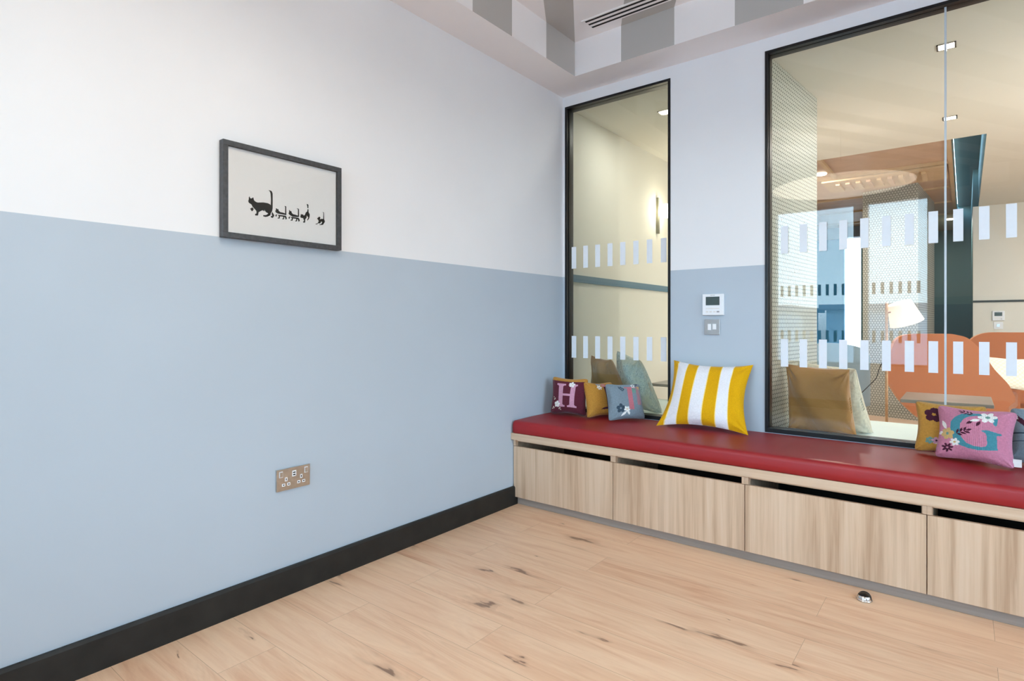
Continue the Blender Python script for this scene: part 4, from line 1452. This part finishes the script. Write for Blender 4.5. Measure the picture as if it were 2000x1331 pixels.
s1 = thing('high_back_sofa', (1.95, 3.1, 0), 'terracotta high-backed sofa beside the floor lamp, its arm sweeping down to the right', 'sofa', 'terracotta sofas of the lounge')
sofa(s1, (1.594, 2.70), (2.455, 3.39), 0.06,
     [(0, 0.72), (0.02, 0.88), (0.055, 0.955), (0.11, 0.99), (0.20, 1.0), (0.46, 1.0), (0.58, 0.97), (0.66, 0.90), (0.74, 0.80), (0.80, 0.70), (0.88, 0.62), (0.95, 0.55), (0.985, 0.48), (1.0, 0.42)],
     [(0, 0.60), (0.03, 0.52), (0.10, 0.40), (0.22, 0.27), (0.40, 0.20), (0.70, 0.22), (0.88, 0.31), (0.96, 0.38), (1.0, 0.41)], 1)
s2 = thing('high_back_sofa', (2.9, 4.0, 0), 'terracotta high-backed sofa with a checked pillow, cut by the right photo edge', 'sofa', 'terracotta sofas of the lounge')
sofa(s2, (2.10, 4.35), (3.25, 4.42), -0.10,
     [(0, 0.72), (0.02, 0.84), (0.06, 0.93), (0.13, 0.985), (0.2, 1.0), (0.8, 1.0), (0.9, 0.95), (1.0, 0.8)],
     [(0, 0.55), (0.08, 0.35), (0.2, 0.25), (1.0, 0.2)], 1)
cushion('checked_cushion', [(2.31, 3.62, 0.50), (2.62, 3.78, 0.46), (2.60, 3.96, 0.755), (2.27, 3.83, 0.775)], 0.10,
        'cream checked pillow on the right terracotta sofa', [M['check']], None, 40, 0.05, wr=0.003, seed=31)

# pale blue lounge chair farther back
lc = thing('lounge_chair', (1.12, 3.6, 0), 'pale blue rounded lounge chair between the tiled columns', 'chair')
def cpath(s):
    a = PI * (1.05 - 1.1 * s)
    return (1.05 + 0.29 * math.cos(a), 3.62 - 0.27 * math.sin(a))
m = MB()
shell(lc, cpath, lambda s: 0.56 + 0.33 * math.sin(PI * s) ** 0.35, lambda s: 0.25, 0.06, 'sofa_blue', 'sofa_blue', 40, 8)
MB().lathe([(0.0, 0.30), (0.22, 0.30), (0.24, 0.34), (0.24, 0.41), (0.21, 0.44), (0.0, 0.45)], (1.05, 3.64, 0), 32).build('seat_cushion', M['navy'], lc, True)
MB().tube([(1.05, 3.64, 0.012), (1.05, 3.64, 0.30)], 0.03, 16).build('pedestal', M['frame'], lc, True)
MB().lathe([(0.0, 0.0), (0.22, 0.0), (0.22, 0.010), (0.0, 0.014)], (1.05, 3.64, 0.001), 32).build('base', M['frame'], lc, True)

# floor lamp with a tilted drum shade
fl = thing('floor_lamp', (1.700, 1.515, 0), 'oak floor lamp with a tilted cream drum shade, in front of the far tiled column', 'lamp')
MB().tube([(1.70, 1.515, 0.012), (1.70, 1.515, 1.235)], 0.0085, 16).build('lamp_pole', M['oakpole'], fl, True)
MB().lathe([(0.0, 0.0), (0.14, 0.0), (0.14, 0.012), (0.0, 0.016)], (1.70, 1.515, 0.001), 40).build('lamp_base', M['frame'], fl, True)
MB().tube([(1.70, 1.515, 1.16), (1.76, 1.555, 1.175), (1.80, 1.585, 1.17)], 0.005, 8).build('lamp_arm', M['oakpole'], fl, True)
def drum(name, mat, r0, r1, h, c, tilt, axis, parent, n=48):
    m = MB()
    R = Matrix.Rotation(tilt, 3, Vector(axis))
    for k in range(n):
        a0, a1 = 2 * PI * k / n, 2 * PI * (k + 1) / n
        for (ra, za, rb, zb) in ((r0, -h / 2, r1, h / 2), (r1 - 0.003, h / 2, r0 - 0.003, -h / 2)):
            q = [Vector((ra * math.cos(a0), ra * math.sin(a0), za)), Vector((ra * math.cos(a1), ra * math.sin(a1), za)),
                 Vector((rb * math.cos(a1), rb * math.sin(a1), zb)), Vector((rb * math.cos(a0), rb * math.sin(a0), zb))]
            m.quad([Vector(c) + R @ p for p in q])
    import bmesh
    o = m.build(name, M[mat], parent, True, recalc=False)
    return o
drum('lamp_shade', 'shade', 0.104, 0.073, 0.150, (1.790, 1.585, 1.160), math.radians(-21), (-0.621, 0.784, 0), fl)
MB().lathe([(0.0, -0.03), (0.02, -0.022), (0.03, 0), (0.02, 0.022), (0.0, 0.03)], (1.805, 1.59, 1.165), 16).build('bulb', M['spotglow'], fl, True)
m = MB()
m.tube([(1.69, 1.53, 0.86), (1.66, 1.52, 0.78), (1.64, 1.50, 0.70), (1.56, 1.47, 0.60), (1.48, 1.45, 0.53), (1.47, 1.45, 0.30), (1.5, 1.46, 0.01)], 0.003, 6)
m.build('lamp_cord', M['cord'], fl, True)

# wall globe lamp
gl = thing('wall_lamp', (0, 1.50, 1.88), 'glowing globe wall lamp with a slim dark bar, seen through the narrow window', 'lamp')
box('wall_bar', 0.001, 0.022, 1.483, 1.517, 1.88, 2.195, M['brass'], gl, 0.003)
MB().lathe([(0.062 * math.sin(PI * k / 20) , -0.062 * math.cos(PI * k / 20)) for k in range(21)], (0.085, 1.50, 2.07), 32).build('globe', M['globe'], gl, True)
kid_light('lamp_light', 'POINT', (0.085, 1.50, 2.07), 5, (1.0, 0.90, 0.74), gl, radius=0.065)

# recessed square spots
def spot(x, y, label, e=10):
    t = thing('ceiling_spotlight', (x, y, H2), label, 'ceiling light', 'square recessed spots in the lounge ceiling')
    m = MB()
    w = 0.042
    m.box(x - w, x + w, y - w, y - w + 0.008, H2 - 0.004, H2 - 0.0004); m.box(x - w, x + w, y + w - 0.008, y + w, H2 - 0.004, H2 - 0.0004)
    m.box(x - w, x - w + 0.008, y - w, y + w, H2 - 0.004, H2 - 0.0004); m.box(x + w - 0.008, x + w, y - w, y + w, H2 - 0.004, H2 - 0.0004)
    m.build('spot_frame', M['steel'], t)
    box('spot_lens', x - w + 0.008, x + w - 0.008, y - w + 0.008, y + w - 0.008, H2 - 0.003, H2 - 0.001, M['spotglow'], t)
    kid_light('lamp_light', 'AREA', (x, y, H2 - 0.01), e, (1.0, 0.955, 0.89), t, size=0.08)
spot(2.052, 0.57, 'square recessed ceiling spotlight nearest the wide window, at the glass joint', 4)
spot(2.045, 1.91, 'square recessed ceiling spotlight farther back, below the nearest one in the photo', 5)
spot(0.495, 0.54, 'square recessed ceiling spotlight at the right edge of the narrow window', 3.5)
spot(3.6, 1.91, 'square recessed ceiling spotlight added out of view on the right, far row')  # extra spot out of view, added to lift the lounge light
spot(3.9, 4.2, 'square recessed ceiling spotlight added out of view on the right, by the far wall', 20)  # another unseen spot, added to brighten the lounge
gp = thing('fill_globe_pendant', (3.7, 1.5, 2.0), 'opal globe pendant added out of view to brighten the lounge', 'lamp')  # unseen fill lamp, added to light the lounge ceiling
MB().lathe([(0.11 * math.sin(PI * k / 20), -0.11 * math.cos(PI * k / 20)) for k in range(21)], (3.7, 1.5, 2.0), 32).build('globe', M['globe_fill'], gp, True)
MB().tube([(3.7, 1.5, 2.11), (3.7, 1.5, H2)], 0.004, 8).build('pendant_cord', M['cord'], gp, True)
kid_light('lamp_light', 'POINT', (3.7, 1.5, 1.84), 46, (1.0, 0.95, 0.87), gp, radius=0.05)
d2 = thing('downlight', (1.95, 7.6, H3), 'small round downlight added to brighten the dark green end wall', 'ceiling light')  # added lamp, brightens the dark area behind the far column
MB().lathe([(0.0, 0.0), (0.04, 0.0), (0.045, 0.012)], (1.95, 7.6, H3 - 0.014), 24).build('light_lens', M['spotglow'], d2, True)
kid_light('lamp_light', 'AREA', (1.95, 7.6, H3 - 0.03), 8, (1.0, 0.95, 0.88), d2, size=0.1)
dl = thing('downlight', (0.94, 3.5, H3), 'small round glowing downlight just above the left rim of the pendant', 'ceiling light')
MB().lathe([(0.0, 0.0), (0.05, 0.0), (0.055, 0.012)], (0.94, 3.5, H3 - 0.014), 24).build('light_lens', M['spotglow'], dl, True)
kid_light('lamp_light', 'AREA', (0.94, 3.5, H3 - 0.03), 25, (1.0, 0.88, 0.74), dl, size=0.1)

controller(2.394, 1.128, 6.0, 0.115, 0.118, 'small white thermostat on the far cream wall above the right sofa')
s2w = thing('light_switch', (2.45, 6.0, 1.02), 'small white light switch under the far thermostat', 'light switch')
box('switch_plate', 2.408, 2.495, 5.993, 5.9995, 1.024, 1.11, M['plastic'], s2w)
box('rocker', 2.435, 2.465, 5.990, 5.9935, 1.05, 1.085, M['steel'], s2w)
